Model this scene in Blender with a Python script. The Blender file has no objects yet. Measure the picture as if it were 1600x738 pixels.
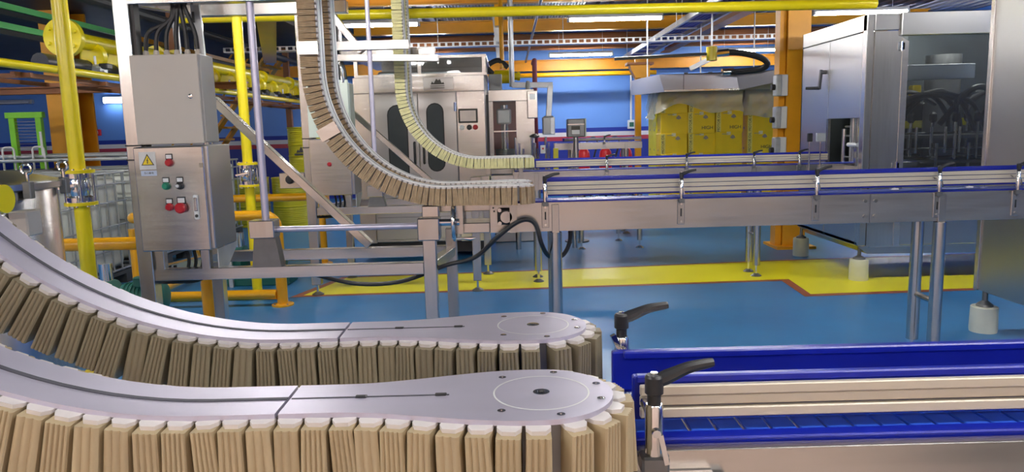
import bpy, bmesh, math, random
from mathutils import Vector, Matrix
R = math.radians
PI = math.pi
random.seed(7)
scene = bpy.context.scene
COL = scene.collection

# ------------------------------------------------------------------ camera
CAM_H, CAM_F, CAM_P, CAM_R = 1.48, 1150.0, R(8.25), R(1.5)
cd = bpy.data.cameras.new('camera')
cam = bpy.data.objects.new('camera', cd)
COL.objects.link(cam)
cd.sensor_width = 36.0
cd.lens = CAM_F / 1600 * 36
cd.clip_start = 0.02
cam.matrix_world = Matrix.Translation((0, 0, CAM_H)) @ Matrix.Rotation(PI / 2 - CAM_P, 4, 'X') @ Matrix.Rotation(-CAM_R, 4, 'Z')
scene.camera = cam

# ------------------------------------------------------------------ world, exposure
w = bpy.data.worlds.new('world')
scene.world = w
w.use_nodes = True
w.node_tree.nodes['Background'].inputs[0].default_value = (0.75, 0.85, 1.0, 1)
w.node_tree.nodes['Background'].inputs[1].default_value = 0.6
scene.view_settings.view_transform = 'Standard'
scene.view_settings.look = 'None'
scene.view_settings.gamma = 1
scene.view_settings.use_curve_mapping = False
scene.view_settings.exposure = 0.0
LAMP_STRENGTH = 105.0
scene.cycles.use_denoising = True
scene.cycles.max_bounces = 8
scene.cycles.transparent_max_bounces = 12
scene.cycles.sample_clamp_indirect = 6.0
scene.cycles.caustics_reflective = False
scene.cycles.caustics_refractive = False


def at(px, py, Y):
    """world point at depth Y seen at photo pixel px, py"""
    a0, b0 = px - 800, py - 369
    a = a0 * math.cos(CAM_R) - b0 * math.sin(CAM_R)
    b = a0 * math.sin(CAM_R) + b0 * math.cos(CAM_R)
    d = Vector((a, CAM_F * math.cos(CAM_P) - b * math.sin(CAM_P), -CAM_F * math.sin(CAM_P) - b * math.cos(CAM_P)))
    return Vector((0, 0, CAM_H)) + d * (Y / d.y)


# ------------------------------------------------------------------ materials
def nodes_of(name):
    m = bpy.data.materials.new(name)
    m.use_nodes = True
    nt = m.node_tree
    return m, nt, nt.nodes['Principled BSDF']


def mat(name, col, rough=0.5, metal=0.0, var=0.08, scale=6.0, stretch=(1, 1, 1), bump=0.0, rvar=0.0, coat=0.0, spec=None):
    m, nt, b = nodes_of(name)
    b.inputs['Metallic'].default_value = metal
    b.inputs['Roughness'].default_value = rough
    if coat:
        b.inputs['Coat Weight'].default_value = coat
        b.inputs['Coat Roughness'].default_value = 0.15
    if spec is not None:
        b.inputs['Specular IOR Level'].default_value = spec
    tc = nt.nodes.new('ShaderNodeTexCoord')
    mp = nt.nodes.new('ShaderNodeMapping')
    mp.inputs['Scale'].default_value = stretch
    nz = nt.nodes.new('ShaderNodeTexNoise')
    nz.inputs['Scale'].default_value = scale
    nz.inputs['Detail'].default_value = 4
    nt.links.new(tc.outputs['Object'], mp.inputs[0])
    nt.links.new(mp.outputs[0], nz.inputs['Vector'])
    rp = nt.nodes.new('ShaderNodeValToRGB')
    rp.color_ramp.elements[0].position = 0.3
    rp.color_ramp.elements[1].position = 0.7
    rp.color_ramp.elements[0].color = tuple(max(0, c * (1 - var)) for c in col) + (1,)
    rp.color_ramp.elements[1].color = tuple(min(1, c * (1 + var)) for c in col) + (1,)
    nt.links.new(nz.outputs['Fac'], rp.inputs[0])
    nt.links.new(rp.outputs[0], b.inputs['Base Color'])
    if rvar:
        mr = nt.nodes.new('ShaderNodeMapRange')
        mr.inputs['To Min'].default_value = max(0.02, rough - rvar)
        mr.inputs['To Max'].default_value = rough + rvar
        nt.links.new(nz.outputs['Fac'], mr.inputs['Value'])
        nt.links.new(mr.outputs[0], b.inputs['Roughness'])
    if bump:
        bp = nt.nodes.new('ShaderNodeBump')
        bp.inputs['Strength'].default_value = bump
        bp.inputs['Distance'].default_value = 0.01
        nt.links.new(nz.outputs['Fac'], bp.inputs['Height'])
        nt.links.new(bp.outputs[0], b.inputs['Normal'])
    return m


def emit(name, col, strength):
    m, nt, b = nodes_of(name)
    b.inputs['Base Color'].default_value = (0.9, 0.9, 0.9, 1)
    b.inputs['Emission Color'].default_value = col + (1,)
    b.inputs['Emission Strength'].default_value = strength
    return m


def clear(name, tint, gloss=0.12, rough=0.03, opacity=0.1):
    """thin clear sheet: a transparent tint, a little body colour, and a reflecting face"""
    m, nt, b = nodes_of(name)
    out = nt.nodes['Material Output']
    tr = nt.nodes.new('ShaderNodeBsdfTransparent')
    tr.inputs[0].default_value = tint + (1,)
    b.inputs['Base Color'].default_value = (0.95, 0.96, 0.94, 1)
    b.inputs['Roughness'].default_value = max(rough, 0.05)
    mx = nt.nodes.new('ShaderNodeMixShader')
    mx.inputs[0].default_value = opacity
    nt.links.new(tr.outputs[0], mx.inputs[1])
    nt.links.new(b.outputs[0], mx.inputs[2])
    gl = nt.nodes.new('ShaderNodeBsdfGlossy')
    gl.inputs['Roughness'].default_value = rough
    lw = nt.nodes.new('ShaderNodeFresnel')
    lw.inputs[0].default_value = gloss
    mx2 = nt.nodes.new('ShaderNodeMixShader')
    nt.links.new(lw.outputs[0], mx2.inputs[0])
    nt.links.new(mx.outputs[0], mx2.inputs[1])
    nt.links.new(gl.outputs[0], mx2.inputs[2])
    nt.links.new(mx2.outputs[0], out.inputs[0])
    return m


M = {}
M['steel'] = mat('brushed_steel', (0.66, 0.63, 0.60), 0.24, 1.0, 0.06, 30, (0.12, 1, 1.5), 0.012, 0.05)
M['steel_v'] = mat('brushed_steel_upright', (0.60, 0.58, 0.56), 0.24, 1.0, 0.06, 30, (1.5, 1.5, 0.12), 0.012, 0.05)
M['steel_satin'] = mat('satin_steel_sheet', (0.54, 0.535, 0.53), 0.28, 1.0, 0.02, 0.8, (1, 1, 0.6), 0.0, 0.0)
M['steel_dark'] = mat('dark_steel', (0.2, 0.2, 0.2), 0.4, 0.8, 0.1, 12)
M['chrome'] = mat('chrome', (0.8, 0.8, 0.8), 0.12, 1.0, 0.03)
M['alu'] = mat('anodised_aluminium', (0.60, 0.565, 0.69), 0.36, 0.5, 0.05, 14, (0.4, 1, 1), 0.01, 0.05)
M['alu_line'] = mat('dark_groove_grey', (0.07, 0.07, 0.09), 0.6)  # dark grey for grooves, seams and joints
M['galv'] = mat('galvanised_sheet', (0.62, 0.64, 0.66), 0.4, 0.7, 0.1, 8)
M['orange'] = mat('orange_structural_paint', (0.84, 0.37, 0.015), 0.4, 0, 0.10, 3, bump=0.02)
M['brown'] = mat('rust_red_primer_paint', (0.30, 0.11, 0.035), 0.5, 0, 0.12, 3)
M['amber'] = mat('amber_barrier_paint', (0.90, 0.42, 0.005), 0.28, 0, 0.05, 4, coat=0.3)
M['yellow'] = mat('yellow_pipe_paint', (0.95, 0.77, 0.008), 0.3, 0, 0.05, 5, coat=0.3)
M['drum'] = mat('yellow_drum_paint', (0.62, 0.55, 0.02), 0.35, 0, 0.08, 5)
M['blue_plastic'] = mat('blue_slick_plastic', (0.006, 0.016, 0.34), 0.33, 0, 0.08, 9)
M['blue_chain'] = mat('blue_chain_plastic', (0.03, 0.11, 0.62), 0.3, 0, 0.10, 25)
M['strip'] = mat('pale_aluminium_rail', (0.66, 0.59, 0.48), 0.42, 0.15, 0.04, 20, (0.1, 1, 1))
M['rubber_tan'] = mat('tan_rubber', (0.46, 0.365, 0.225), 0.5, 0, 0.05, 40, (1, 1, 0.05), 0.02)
M['rubber_tan_shaded'] = mat('shaded_tan_rubber', (0.25, 0.21, 0.135), 0.5, 0, 0.05, 40, (1, 1, 0.05), 0.02)  # tan rubber with the second lift's shade put into its colour
M['rubber_brown'] = mat('brown_rubber', (0.45, 0.32, 0.185), 0.55, 0, 0.14, 30)
M['rubber_straw'] = mat('straw_yellow_rubber', (0.76, 0.70, 0.36), 0.5, 0, 0.1, 20)
M['cap'] = mat('white_nylon', (0.74, 0.69, 0.68), 0.4, 0, 0.04, 40)
M['puck'] = mat('translucent_nylon', (0.80, 0.80, 0.66), 0.35, 0, 0.04, 8)
M['black'] = mat('black_plastic', (0.018, 0.018, 0.020), 0.42, 0, 0.1, 30, bump=0.04)
M['cable'] = mat('black_cable_sheath', (0.015, 0.015, 0.017), 0.5, 0, 0.1, 20)
M['grey_box'] = mat('grey_enclosure_paint', (0.55, 0.50, 0.44), 0.42, 0.0, 0.03, 3)
M['pale_box'] = mat('pale_green_grey_paint', (0.60, 0.66, 0.58), 0.4, 0, 0.03, 3)
M['white'] = mat('white_paint', (0.82, 0.82, 0.82), 0.4, 0, 0.03)
M['tank'] = mat('milky_polyethylene', (0.74, 0.76, 0.70), 0.4, 0, 0.06, 3)
M['cage'] = mat('galvanised_tube', (0.38, 0.40, 0.40), 0.38, 0.6, 0.08, 10)
M['pallet'] = mat('dark_pallet_plastic', (0.05, 0.055, 0.06), 0.6)
M['wood'] = mat('pallet_wood', (0.42, 0.27, 0.13), 0.7, 0, 0.2, 6, (0.2, 3, 3))
M['carton'] = mat('yellow_printed_carton', (0.90, 0.62, 0.010), 0.45, 0, 0.06, 5)
M['carton_side'] = mat('lemon_printed_carton', (0.92, 0.82, 0.02), 0.45, 0, 0.05, 5)
M['print'] = mat('dark_print', (0.05, 0.045, 0.04), 0.5)
M['print_strip'] = mat('pale_yellow_print', (0.82, 0.70, 0.15), 0.5)
M['emblem'] = mat('grey_brown_print', (0.33, 0.27, 0.20), 0.5)
M['tape'] = mat('packing_tape', (0.80, 0.72, 0.42), 0.25)
M['film'] = clear('stretch_film', (0.97, 0.97, 0.95), 1.25, 0.3, 0.30)
M['red'] = mat('red_paint', (0.70, 0.02, 0.03), 0.3, 0, 0.05)
M['red_btn'] = mat('red_plastic', (0.50, 0.02, 0.03), 0.3)
M['green_btn'] = mat('green_plastic', (0.02, 0.22, 0.13), 0.3)
M['green'] = mat('bright_green_paint', (0.22, 0.62, 0.03), 0.4)
M['mint'] = mat('mint_green', (0.25, 0.95, 0.32), 0.4)  # mint green for the nearer length of the tray rails
M['pump'] = mat('dark_green_machine_paint', (0.02, 0.14, 0.11), 0.4)
M['pump_dark'] = mat('blue_black_pipe_paint', (0.02, 0.025, 0.04), 0.4)
M['valve_blue'] = mat('blue_valve_paint', (0.04, 0.06, 0.45), 0.4)
M['sign'] = mat('warning_yellow', (0.85, 0.62, 0.02), 0.4)
M['sign_blue'] = mat('pale_blue_label', (0.55, 0.62, 0.78), 0.4)
M['hood'] = mat('pale_lavender_sheet', (0.66, 0.66, 0.74), 0.35, 0.35, 0.03, 1.5)
M['dark_red'] = mat('dark_red_pipe_paint', (0.16, 0.02, 0.045), 0.45)
M['screen'] = mat('pale_screen_glass', (0.88, 0.74, 0.69), 0.5)
M['dark_in'] = mat('dark_interior_lining', (0.045, 0.055, 0.06), 0.45, 0.3, 0.15, 4)
M['pink_in'] = mat('pink_red_guard_sheet', (0.85, 0.30, 0.30), 0.3, 0.0, 0.1, 2)
M['pane'] = clear('clear_pane', (0.92, 0.94, 0.94), 1.45, 0.03, 0.03)
M['pane_dark'] = clear('smoked_pane', (0.70, 0.74, 0.76), 1.45, 0.05, 0.02)
M['lamp'] = emit('lit_tube', (1.0, 0.985, 0.96), LAMP_STRENGTH)
M['fill_inner'] = emit('added_fill_light', (1.0, 0.97, 0.9), 90.0)  # added fill for the filling machine interior
M['lamp_wall'] = emit('lit_wall_lamp', (0.85, 0.93, 1.0), 40.0)


def banded_wall():
    m, nt, b = nodes_of('blue_wall_with_painted_stripes')
    geo = nt.nodes.new('ShaderNodeNewGeometry')
    sp = nt.nodes.new('ShaderNodeSeparateXYZ')
    nt.links.new(geo.outputs['Position'], sp.inputs[0])
    mr = nt.nodes.new('ShaderNodeMapRange')
    mr.inputs['From Max'].default_value = 4.0
    nt.links.new(sp.outputs['Z'], mr.inputs['Value'])
    rp = nt.nodes.new('ShaderNodeValToRGB')
    cr = rp.color_ramp
    cr.interpolation = 'CONSTANT'
    lo, rd, wh, db, up = (0.012, 0.03, 0.30), (0.42, 0.03, 0.06), (0.80, 0.78, 0.80), (0.01, 0.035, 0.36), (0.14, 0.33, 0.84)
    cr.elements[0].position, cr.elements[0].color = 0, lo + (1,)
    cr.elements[1].position, cr.elements[1].color = 1.185 / 4, rd + (1,)
    for z, c in ((1.275, wh), (1.365, db), (1.46, up)):
        e = cr.elements.new(z / 4)
        e.color = c + (1,)
    nt.links.new(mr.outputs[0], rp.inputs[0])
    nt.links.new(rp.outputs[0], b.inputs['Base Color'])
    b.inputs['Roughness'].default_value = 0.45
    return m


def epoxy(name, a, c, rough):
    m, nt, b = nodes_of(name)
    geo = nt.nodes.new('ShaderNodeNewGeometry')
    n1 = nt.nodes.new('ShaderNodeTexNoise')
    n1.inputs['Scale'].default_value = 0.9
    n1.inputs['Detail'].default_value = 7
    n1.inputs['Roughness'].default_value = 0.62
    nt.links.new(geo.outputs['Position'], n1.inputs['Vector'])
    rp = nt.nodes.new('ShaderNodeValToRGB')
    rp.color_ramp.elements[0].position, rp.color_ramp.elements[1].position = 0.32, 0.72
    rp.color_ramp.elements[0].color, rp.color_ramp.elements[1].color = a + (1,), c + (1,)
    nt.links.new(n1.outputs['Fac'], rp.inputs[0])
    nt.links.new(rp.outputs[0], b.inputs['Base Color'])
    mr = nt.nodes.new('ShaderNodeMapRange')
    mr.inputs['To Min'].default_value, mr.inputs['To Max'].default_value = rough - 0.08, rough + 0.12
    nt.links.new(n1.outputs['Fac'], mr.inputs['Value'])
    nt.links.new(mr.outputs[0], b.inputs['Roughness'])
    n2 = nt.nodes.new('ShaderNodeTexNoise')
    n2.inputs['Scale'].default_value = 5
    n2.inputs['Detail'].default_value = 3
    nt.links.new(geo.outputs['Position'], n2.inputs['Vector'])
    bp = nt.nodes.new('ShaderNodeBump')
    bp.inputs['Strength'].default_value = 0.06
    bp.inputs['Distance'].default_value = 0.02
    nt.links.new(n2.outputs['Fac'], bp.inputs['Height'])
    nt.links.new(bp.outputs[0], b.inputs['Normal'])
    return m


M['wall'] = banded_wall()
M['floor'] = epoxy('blue_epoxy', (0.02, 0.16, 0.40), (0.045, 0.25, 0.55), 0.32)
M['floor_yellow'] = epoxy('yellow_epoxy', (0.93, 0.83, 0.01), (0.97, 0.90, 0.02), 0.34)
M['floor_brown'] = epoxy('red_brown_line_paint', (0.28, 0.06, 0.02), (0.34, 0.08, 0.03), 0.4)
M['floor_warm'] = epoxy('warm_floor_for_reflections', (0.50, 0.39, 0.33), (0.56, 0.44, 0.38), 0.45)
M['floor_dark'] = epoxy('dark_floor_for_reflections', (0.10, 0.10, 0.10), (0.14, 0.14, 0.135), 0.45)
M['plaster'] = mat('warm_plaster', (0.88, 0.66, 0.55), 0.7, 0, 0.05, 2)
M['mezz'] = mat('dark_deck_underside', (0.035, 0.032, 0.03), 0.6, 0.0, 0.2, 3)
M['deck'] = mat('zinc_deck', (0.13, 0.135, 0.155), 0.45, 0.4, 0.1, 4)

# ------------------------------------------------------------------ mesh helpers
WL = {}


class MB:
    def __init__(self):
        self.bm = bmesh.new()

    def box(self, c, s, rot=None, bev=0.0):
        r = bmesh.ops.create_cube(self.bm, size=1)
        vs = r['verts']
        bmesh.ops.scale(self.bm, vec=s, verts=vs)
        if bev > 0:
            es = {e for v in vs for e in v.link_edges}
            g = bmesh.ops.bevel(self.bm, geom=list(es), offset=bev, segments=3 if bev > 0.02 else 1, profile=0.5, affect='EDGES')
            vs = list({v for f in g['faces'] for v in f.verts} | {v for v in vs if v.is_valid})
        if rot is not None:
            bmesh.ops.rotate(self.bm, cent=(0, 0, 0), matrix=rot.to_3x3(), verts=vs)
        bmesh.ops.translate(self.bm, vec=c, verts=vs)
        return self

    def span(self, a, b, bev=0.0):
        a, b = Vector(a), Vector(b)
        return self.box((a + b) / 2, [abs(x) for x in (b - a)], None, bev)

    def bar(self, a, b, wd, ht, up=(0, 0, 1), bev=0.0):
        """square tube from a to b"""
        a, b = Vector(a), Vector(b)
        z = (b - a)
        L = z.length
        z = z.normalized()
        u = Vector(up)
        x = u.cross(z)
        if x.length < 1e-4:
            x = Vector((1, 0, 0))
        x.normalize()
        y = z.cross(x)
        m = Matrix((x, y, z)).transposed()
        return self.box((a + b) / 2, (wd, ht, L), m, bev)

    def tube(self, pts, r, seg=8, cap=True):
        pts = [Vector(p) for p in pts]
        n = len(pts)
        rs = r if isinstance(r, (list, tuple)) else [r] * n
        t = (pts[1] - pts[0]).normalized()
        x = t.orthogonal().normalized()
        rings = []
        for i, p in enumerate(pts):
            if 0 < i < n - 1:
                t2 = ((pts[i + 1] - p).normalized() + (p - pts[i - 1]).normalized())
                t2 = t2.normalized() if t2.length > 1e-6 else t
            elif i == n - 1:
                t2 = (p - pts[i - 1]).normalized()
            else:
                t2 = t
            q = t.rotation_difference(t2)
            x = q @ x
            t = t2
            y = t.cross(x)
            rings.append([self.bm.verts.new(p + (x * math.cos(k * 2 * PI / seg) + y * math.sin(k * 2 * PI / seg)) * rs[i]) for k in range(seg)])
        for a, b in zip(rings, rings[1:]):
            for k in range(seg):
                self.bm.faces.new((a[k], a[(k + 1) % seg], b[(k + 1) % seg], b[k]))
        if cap:
            self.bm.faces.new(rings[0][::-1])
            self.bm.faces.new(rings[-1])
        return self

    def cyl(self, a, b, r, r2=None, seg=12):
        return self.tube([a, b], [r, r if r2 is None else r2], seg)

    def lathe(self, prof, c, seg=20, axis='Z'):
        """prof: list of (radius, height)"""
        c = Vector(c)

        def P(rr, h, k):
            a = k * 2 * PI / seg
            v = (rr * math.cos(a), rr * math.sin(a), h)
            if axis == 'X':
                v = (v[2], v[0], v[1])
            elif axis == 'Y':
                v = (v[1], v[2], v[0])
            return c + Vector(v)
        rings = [[self.bm.verts.new(P(rr, h, k)) for k in range(seg)] for rr, h in prof]
        for a, b in zip(rings, rings[1:]):
            for k in range(seg):
                self.bm.faces.new((a[k], a[(k + 1) % seg], b[(k + 1) % seg], b[k]))
        self.bm.faces.new(rings[0][::-1])
        self.bm.faces.new(rings[-1])
        return self

    def prism(self, poly, lo, hi, axis='Z'):
        def P(u, v, h):
            return {'Z': (u, v, h), 'Y': (u, h, v), 'X': (h, u, v)}[axis]
        a = [self.bm.verts.new(P(u, v, lo)) for u, v in poly]
        b = [self.bm.verts.new(P(u, v, hi)) for u, v in poly]
        n = len(poly)
        self.bm.faces.new(a[::-1])
        self.bm.faces.new(b)
        for k in range(n):
            self.bm.faces.new((a[k], a[(k + 1) % n], b[(k + 1) % n], b[k]))
        return self

    def mesh(self, name, m, smooth=True):
        bmesh.ops.recalc_face_normals(self.bm, faces=self.bm.faces)
        me = bpy.data.meshes.new(name)
        self.bm.to_mesh(me)
        self.bm.free()
        me.materials.append(m)
        if smooth:
            me.polygons.foreach_set('use_smooth', [True] * len(me.polygons))
            me.set_sharp_from_angle(angle=R(32))
        return me

    def build(self, name, m, parent=None, label=None, kind=None, smooth=True):
        if isinstance(m, str):
            m = M[m]
        if parent is not None and parent in WL:
            off = WL[parent]
            bmesh.ops.translate(self.bm, vec=-off, verts=self.bm.verts)
        else:
            off = Vector((0, 0, 0))
        o = bpy.data.objects.new(name, self.mesh(name, m, smooth))
        COL.objects.link(o)
        if parent is not None:
            o.parent = parent
        WL[o] = off
        if label:
            o['label'] = label
        if kind:
            o['kind'] = kind
        return o


def thing(name, label, cat, loc=(0, 0, 0), group=None):
    o = bpy.data.objects.new(name, None)
    COL.objects.link(o)
    o.location = loc
    o.empty_display_size = 0.1
    WL[o] = Vector(loc)
    o['label'] = label
    o['category'] = cat
    if group:
        o['group'] = group
    return o


def tag(o, label, cat, group=None):
    o['label'] = label
    o['category'] = cat
    if group:
        o['group'] = group
    return o


def struct(name, mb, m):
    return mb.build(name, m, kind='structure')


def inst(name, me, parent, loc, rot=None):
    """one more part that shares a mesh"""
    o = bpy.data.objects.new(name, me)
    COL.objects.link(o)
    o.parent = parent
    mw = Matrix.Translation(Vector(loc) - WL.get(parent, Vector((0, 0, 0))))
    o.matrix_local = mw @ rot if rot is not None else mw
    return o


def copy_tree(o, loc, label, group=None):
    c = o.copy()
    COL.objects.link(c)
    c.location = loc
    c['label'] = label
    if group:
        c['group'] = group
    for ch in list(o.children):
        d = ch.copy()
        COL.objects.link(d)
        d.parent = c
        for g in list(ch.children):
            e = g.copy()
            COL.objects.link(e)
            e.parent = d
    return c


def bend(pts, rad=0.08, n=6):
    """round the corners of a polyline"""
    pts = [Vector(p) for p in pts]
    out = [pts[0]]
    for a, b, c in zip(pts, pts[1:], pts[2:]):
        u, v = (a - b).normalized(), (c - b).normalized()
        r = min(rad, (a - b).length * 0.49, (c - b).length * 0.49)
        p, q = b + u * r, b + v * r
        for k in range(n + 1):
            t = k / n
            out.append(p * (1 - t) ** 2 + b * 2 * t * (1 - t) + q * t * t)
    out.append(pts[-1])
    return out


def curve(pts, n=8):
    """smooth curve through points"""
    pts = [Vector(p) for p in pts]
    P = [pts[0] * 2 - pts[1]] + pts + [pts[-1] * 2 - pts[-2]]
    out = []
    for i in range(1, len(P) - 2):
        a, b, c, d = P[i - 1:i + 3]
        for k in range(n):
            t = k / n
            out.append(0.5 * ((2 * b) + (c - a) * t + (2 * a - 5 * b + 4 * c - d) * t * t + (3 * b - a - 3 * c + d) * t ** 3))
    out.append(pts[-1])
    return out


TXT = {}


def text_mesh(s, size, m):
    key = (s, size, m)
    if key not in TXT:
        cu = bpy.data.curves.new('print', 'FONT')
        cu.body = s
        cu.size = size
        cu.extrude = 0.0006
        cu.align_x = 'CENTER'
        cu.align_y = 'CENTER'
        o = bpy.data.objects.new('print', cu)
        COL.objects.link(o)
        dg = bpy.context.evaluated_depsgraph_get()
        me = bpy.data.meshes.new_from_object(o.evaluated_get(dg))
        me.materials.clear()
        me.materials.append(M[m])
        bpy.data.objects.remove(o)
        TXT[key] = me
    return TXT[key]


FRONT = Matrix.Rotation(PI / 2, 4, 'X')                     # lettering that faces the camera (-Y)
FRONT_UP = Matrix.Rotation(-PI / 2, 4, 'Y') @ FRONT       # the same, reading upwards
LEFTF = Matrix.Rotation(-PI / 2, 4, 'Z') @ FRONT           # lettering that faces -X
for s_, z_, m_ in (('MOTOR OIL', 0.052, 'print'), ('HIGH', 0.07, 'print'), ('当心触电', 0.014, 'print')):
    text_mesh(s_, z_, m_)


# ------------------------------------------------------------------ the hall
XL, XR, YF, YB, ZC = -13.0, 9.5, -3.2, 17.0, 3.62
struct('floor', MB().span((XL, 0.35, -0.1), (XR, YB, 0)), 'floor')
struct('floor.001', MB().span((XL, YF, -0.1), (1.7, 0.35, 0)), 'floor_warm')  # unseen floor behind the camera, tinted warm for the steel's reflections
struct('floor.002', MB().span((1.7, YF, -0.1), (XR, 0.35, 0)), 'floor_dark')  # unseen dark floor area, added to darken reflections at right
struct('wall_back', MB().span((XL, YB, 0), (XR, YB + 0.15, ZC + 0.2)), 'wall')
struct('wall_left', MB().span((XL - 0.15, YF, 0), (XL, YB, ZC + 0.2)), 'wall')
struct('wall_right', MB().span((XR, YF, 0), (XR + 0.15, YB, ZC + 0.2)), 'wall')
struct('wall_front', MB().span((XL, YF - 0.15, 0), (XR, YF, ZC + 0.2)), 'plaster')  # unseen wall; warm tint chosen for what the steel mirrors
dr = MB().span((4.4, YF, 0), (9.2, YF + 0.05, 3.3))  # dark door added behind the camera to grey the right-hand steel reflections
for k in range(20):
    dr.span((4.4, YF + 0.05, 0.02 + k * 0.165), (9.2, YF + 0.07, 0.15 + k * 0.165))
struct('added_dark_door', dr, 'steel_dark')
prof, x = [], XL
while x < XR:
    prof += [(x, ZC), (x + 0.09, ZC), (x + 0.12, ZC + 0.06), (x + 0.21, ZC + 0.06)]
    x += 0.24
prof += [(x, ZC), (x, ZC + 0.09), (XL, ZC + 0.09)]
struct('ceiling', MB().prism(prof, YF, YB, 'Y'), 'deck')
struct('ceiling.001', MB().span((XL, 6.6, 3.10), (-2.95, YB, 3.2)).span((-3.02, 6.6, 2.98), (-2.95, YB, 3.10)), 'mezz')
walk = [(-1.95, 6.70), (0, 6.76), (2.62, 6.86), (2.57, 6.22), (6, 6.38), (6, 7.95), (2.7, 7.78), (0.2, 7.58), (-1.72, 7.48)]
cxw = (2.0, 7.1)
rim = [(-2.06, 6.635), (0, 6.70), (2.53, 6.79), (2.49, 6.14), (6, 6.31), (6, 8.0), (2.7, 7.84), (0.2, 7.64), (-1.78, 7.54)]
struct('trim_1', MB().prism(rim, 0, 0.002), 'floor_brown')
struct('trim_2', MB().prism(walk, 0, 0.0035), 'floor_yellow')


def ibeam(a, b, h, wd, m, label, cat='beam'):
    a, b = Vector(a), Vector(b)
    mb = MB()
    t = 0.018
    if abs(a.z - b.z) > 0.5:
        up, e = Vector((0, 1, 0)), Vector((0, 1, 0))
    else:
        up, e = Vector((0, 0, 1)), Vector((0, 0, 1))
    mb.bar(a, b, 0.02, h - 2 * t, up)
    for s in (-1, 1):
        mb.bar(a + e * s * (h - t) / 2, b + e * s * (h - t) / 2, wd, t, up)
    return tag(mb.build('steel_column' if abs(a.z - b.z) > 0.5 else 'roof_beam', m), label, cat)


ibeam((-2.9, 12.0, 3.52), (8, 12.0, 3.52), 0.14, 0.16, 'orange', 'orange roof beam highest in view, just above the yellow overhead pipe')
ibeam((-2.9, 14.4, 3.42), (8, 14.4, 3.42), 0.22, 0.18, 'amber', 'amber roof beam right behind the nearer ceiling lamps')
ibeam((-2.9, 15.9, 3.28), (8, 15.9, 3.28), 0.32, 0.2, 'brown', 'deep rust-brown roof beam behind the slotted cable tray')
ibeam((-6, 16.7, 2.86), (8, 16.7, 2.86), 0.24, 0.2, 'orange', 'orange beam along the top of the blue back wall')
ibeam((3.45, 8.75, 3.2), (3.45, 16.5, 3.2), 0.3, 0.2, 'brown', 'brown beam running away from the big orange column, beside the ladder tray')
ibeam((-7.6, 9.5, 2.12), (-3.3, 9.5, 2.12), 0.09, 0.12, 'brown', 'brown crossbeam under the yellow pipe rack at left')
ibeam((-3.9, 12.4, 2.78), (-2.4, 7.6, 2.78), 0.24, 0.2, 'amber', 'slanting amber beam behind the round steel frame post')

# columns
o = thing('steel_column', 'big orange column with grey switch boxes, left of the filling machine', 'column', (3.28, 8.7, 0))
mb = MB()
mb.span((3.20, 8.60, 0), (3.46, 8.63, ZC)).span((3.20, 8.85, 0), (3.46, 8.88, ZC)).span((3.32, 8.63, 0), (3.34, 8.85, ZC))
mb.build('shaft', 'orange', o)
MB().span((3.10, 8.50, 0), (3.56, 8.98, 0.03)).build('base_plate', 'orange', o)
MB().span((3.13, 8.66, 0.03), (3.20, 8.82, ZC)).build('side_channel', 'orange', o)
for k, (z0, z1) in enumerate(((1.78, 2.02), (1.41, 1.66), (1.06, 1.31))):
    b = thing('switch_box', ['grey switch box highest on the big orange column', 'middle grey switch box on the big orange column', 'lowest grey switch box on the big orange column'][k], 'switch box', (3.10, 8.62, z0))
    MB().span((3.125, 8.56, z0), (3.20, 8.66, z1), 0.006).build('back_plate', 'white', b)
    MB().span((3.06, 8.54, z0), (3.125, 8.66, z1), 0.01).build('housing', 'steel_dark' if k > 3 else 'galv', b)
    MB().cyl((3.06, 8.60, z0 + 0.1), (3.02, 8.60, z0 + 0.1), 0.035).build('rotary_switch', 'black', b)
o = thing('steel_column', 'slim orange column standing before the blue wall', 'column', (2.25, 13, 0))
MB().span((2.20, 12.95, 0), (2.30, 13.05, 2.62)).build('shaft', 'orange', o)
MB().prism([(2.10, 2.52), (2.12, 2.44), (2.2, 2.3), (2.3, 2.3), (2.44, 2.3), (2.44, 2.52)], 12.9, 13.1, 'Y').build('capital', 'orange', o)
MB().span((2.05, 12.85, 2.52), (2.5, 13.15, 2.56)).build('cap_plate', 'brown', o)
o = thing('steel_column', 'wide orange column behind the near yellow pipe at far left', 'column', (-5.65, 9.7, 0))
mb = MB()
mb.span((-5.85, 9.50, 0), (-5.46, 9.53, 3.1)).span((-5.85, 9.85, 0), (-5.46, 9.88, 3.1)).span((-5.67, 9.53, 0), (-5.64, 9.85, 3.1))
mb.build('shaft', 'orange', o)
MB().span((-5.95, 9.4, 0), (-5.35, 9.98, 0.03)).build('base_plate', 'orange', o)
tag(MB().span((-3.45, 12.95, 0), (-3.25, 13.15, 3.1), 0.004).build('steel_column', 'amber'), 'amber column half hidden behind the brown brush lift', 'column')

# ------------------------------------------------------------------ ceiling lamps
def lamp(x, y):
    o = thing('tube_lamp', '', 'ceiling lamp', (x, y, 2.95))
    mb = MB()
    mb.span((x - 0.66, y - 0.06, 2.985), (x + 0.66, y + 0.06, 3.03), 0.006)
    mb.build('housing', 'white', o)
    for dy in (-0.028, 0.028):
        MB().cyl((x - 0.63, y + dy, 2.965), (x + 0.63, y + dy, 2.965), 0.019, seg=10).build('tube', 'lamp', o)
    for s in (-1, 1):
        MB().span((x + s * 0.655 - 0.015, y - 0.055, 2.945), (x + s * 0.655 + 0.015, y + 0.055, 2.99)).build('end_cap', 'white', o)
        MB().cyl((x + s * 0.45, y, 3.03), (x + s * 0.45, y, ZC), 0.004, seg=6).build('hanger_rod', 'galv', o)
    return o


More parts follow.
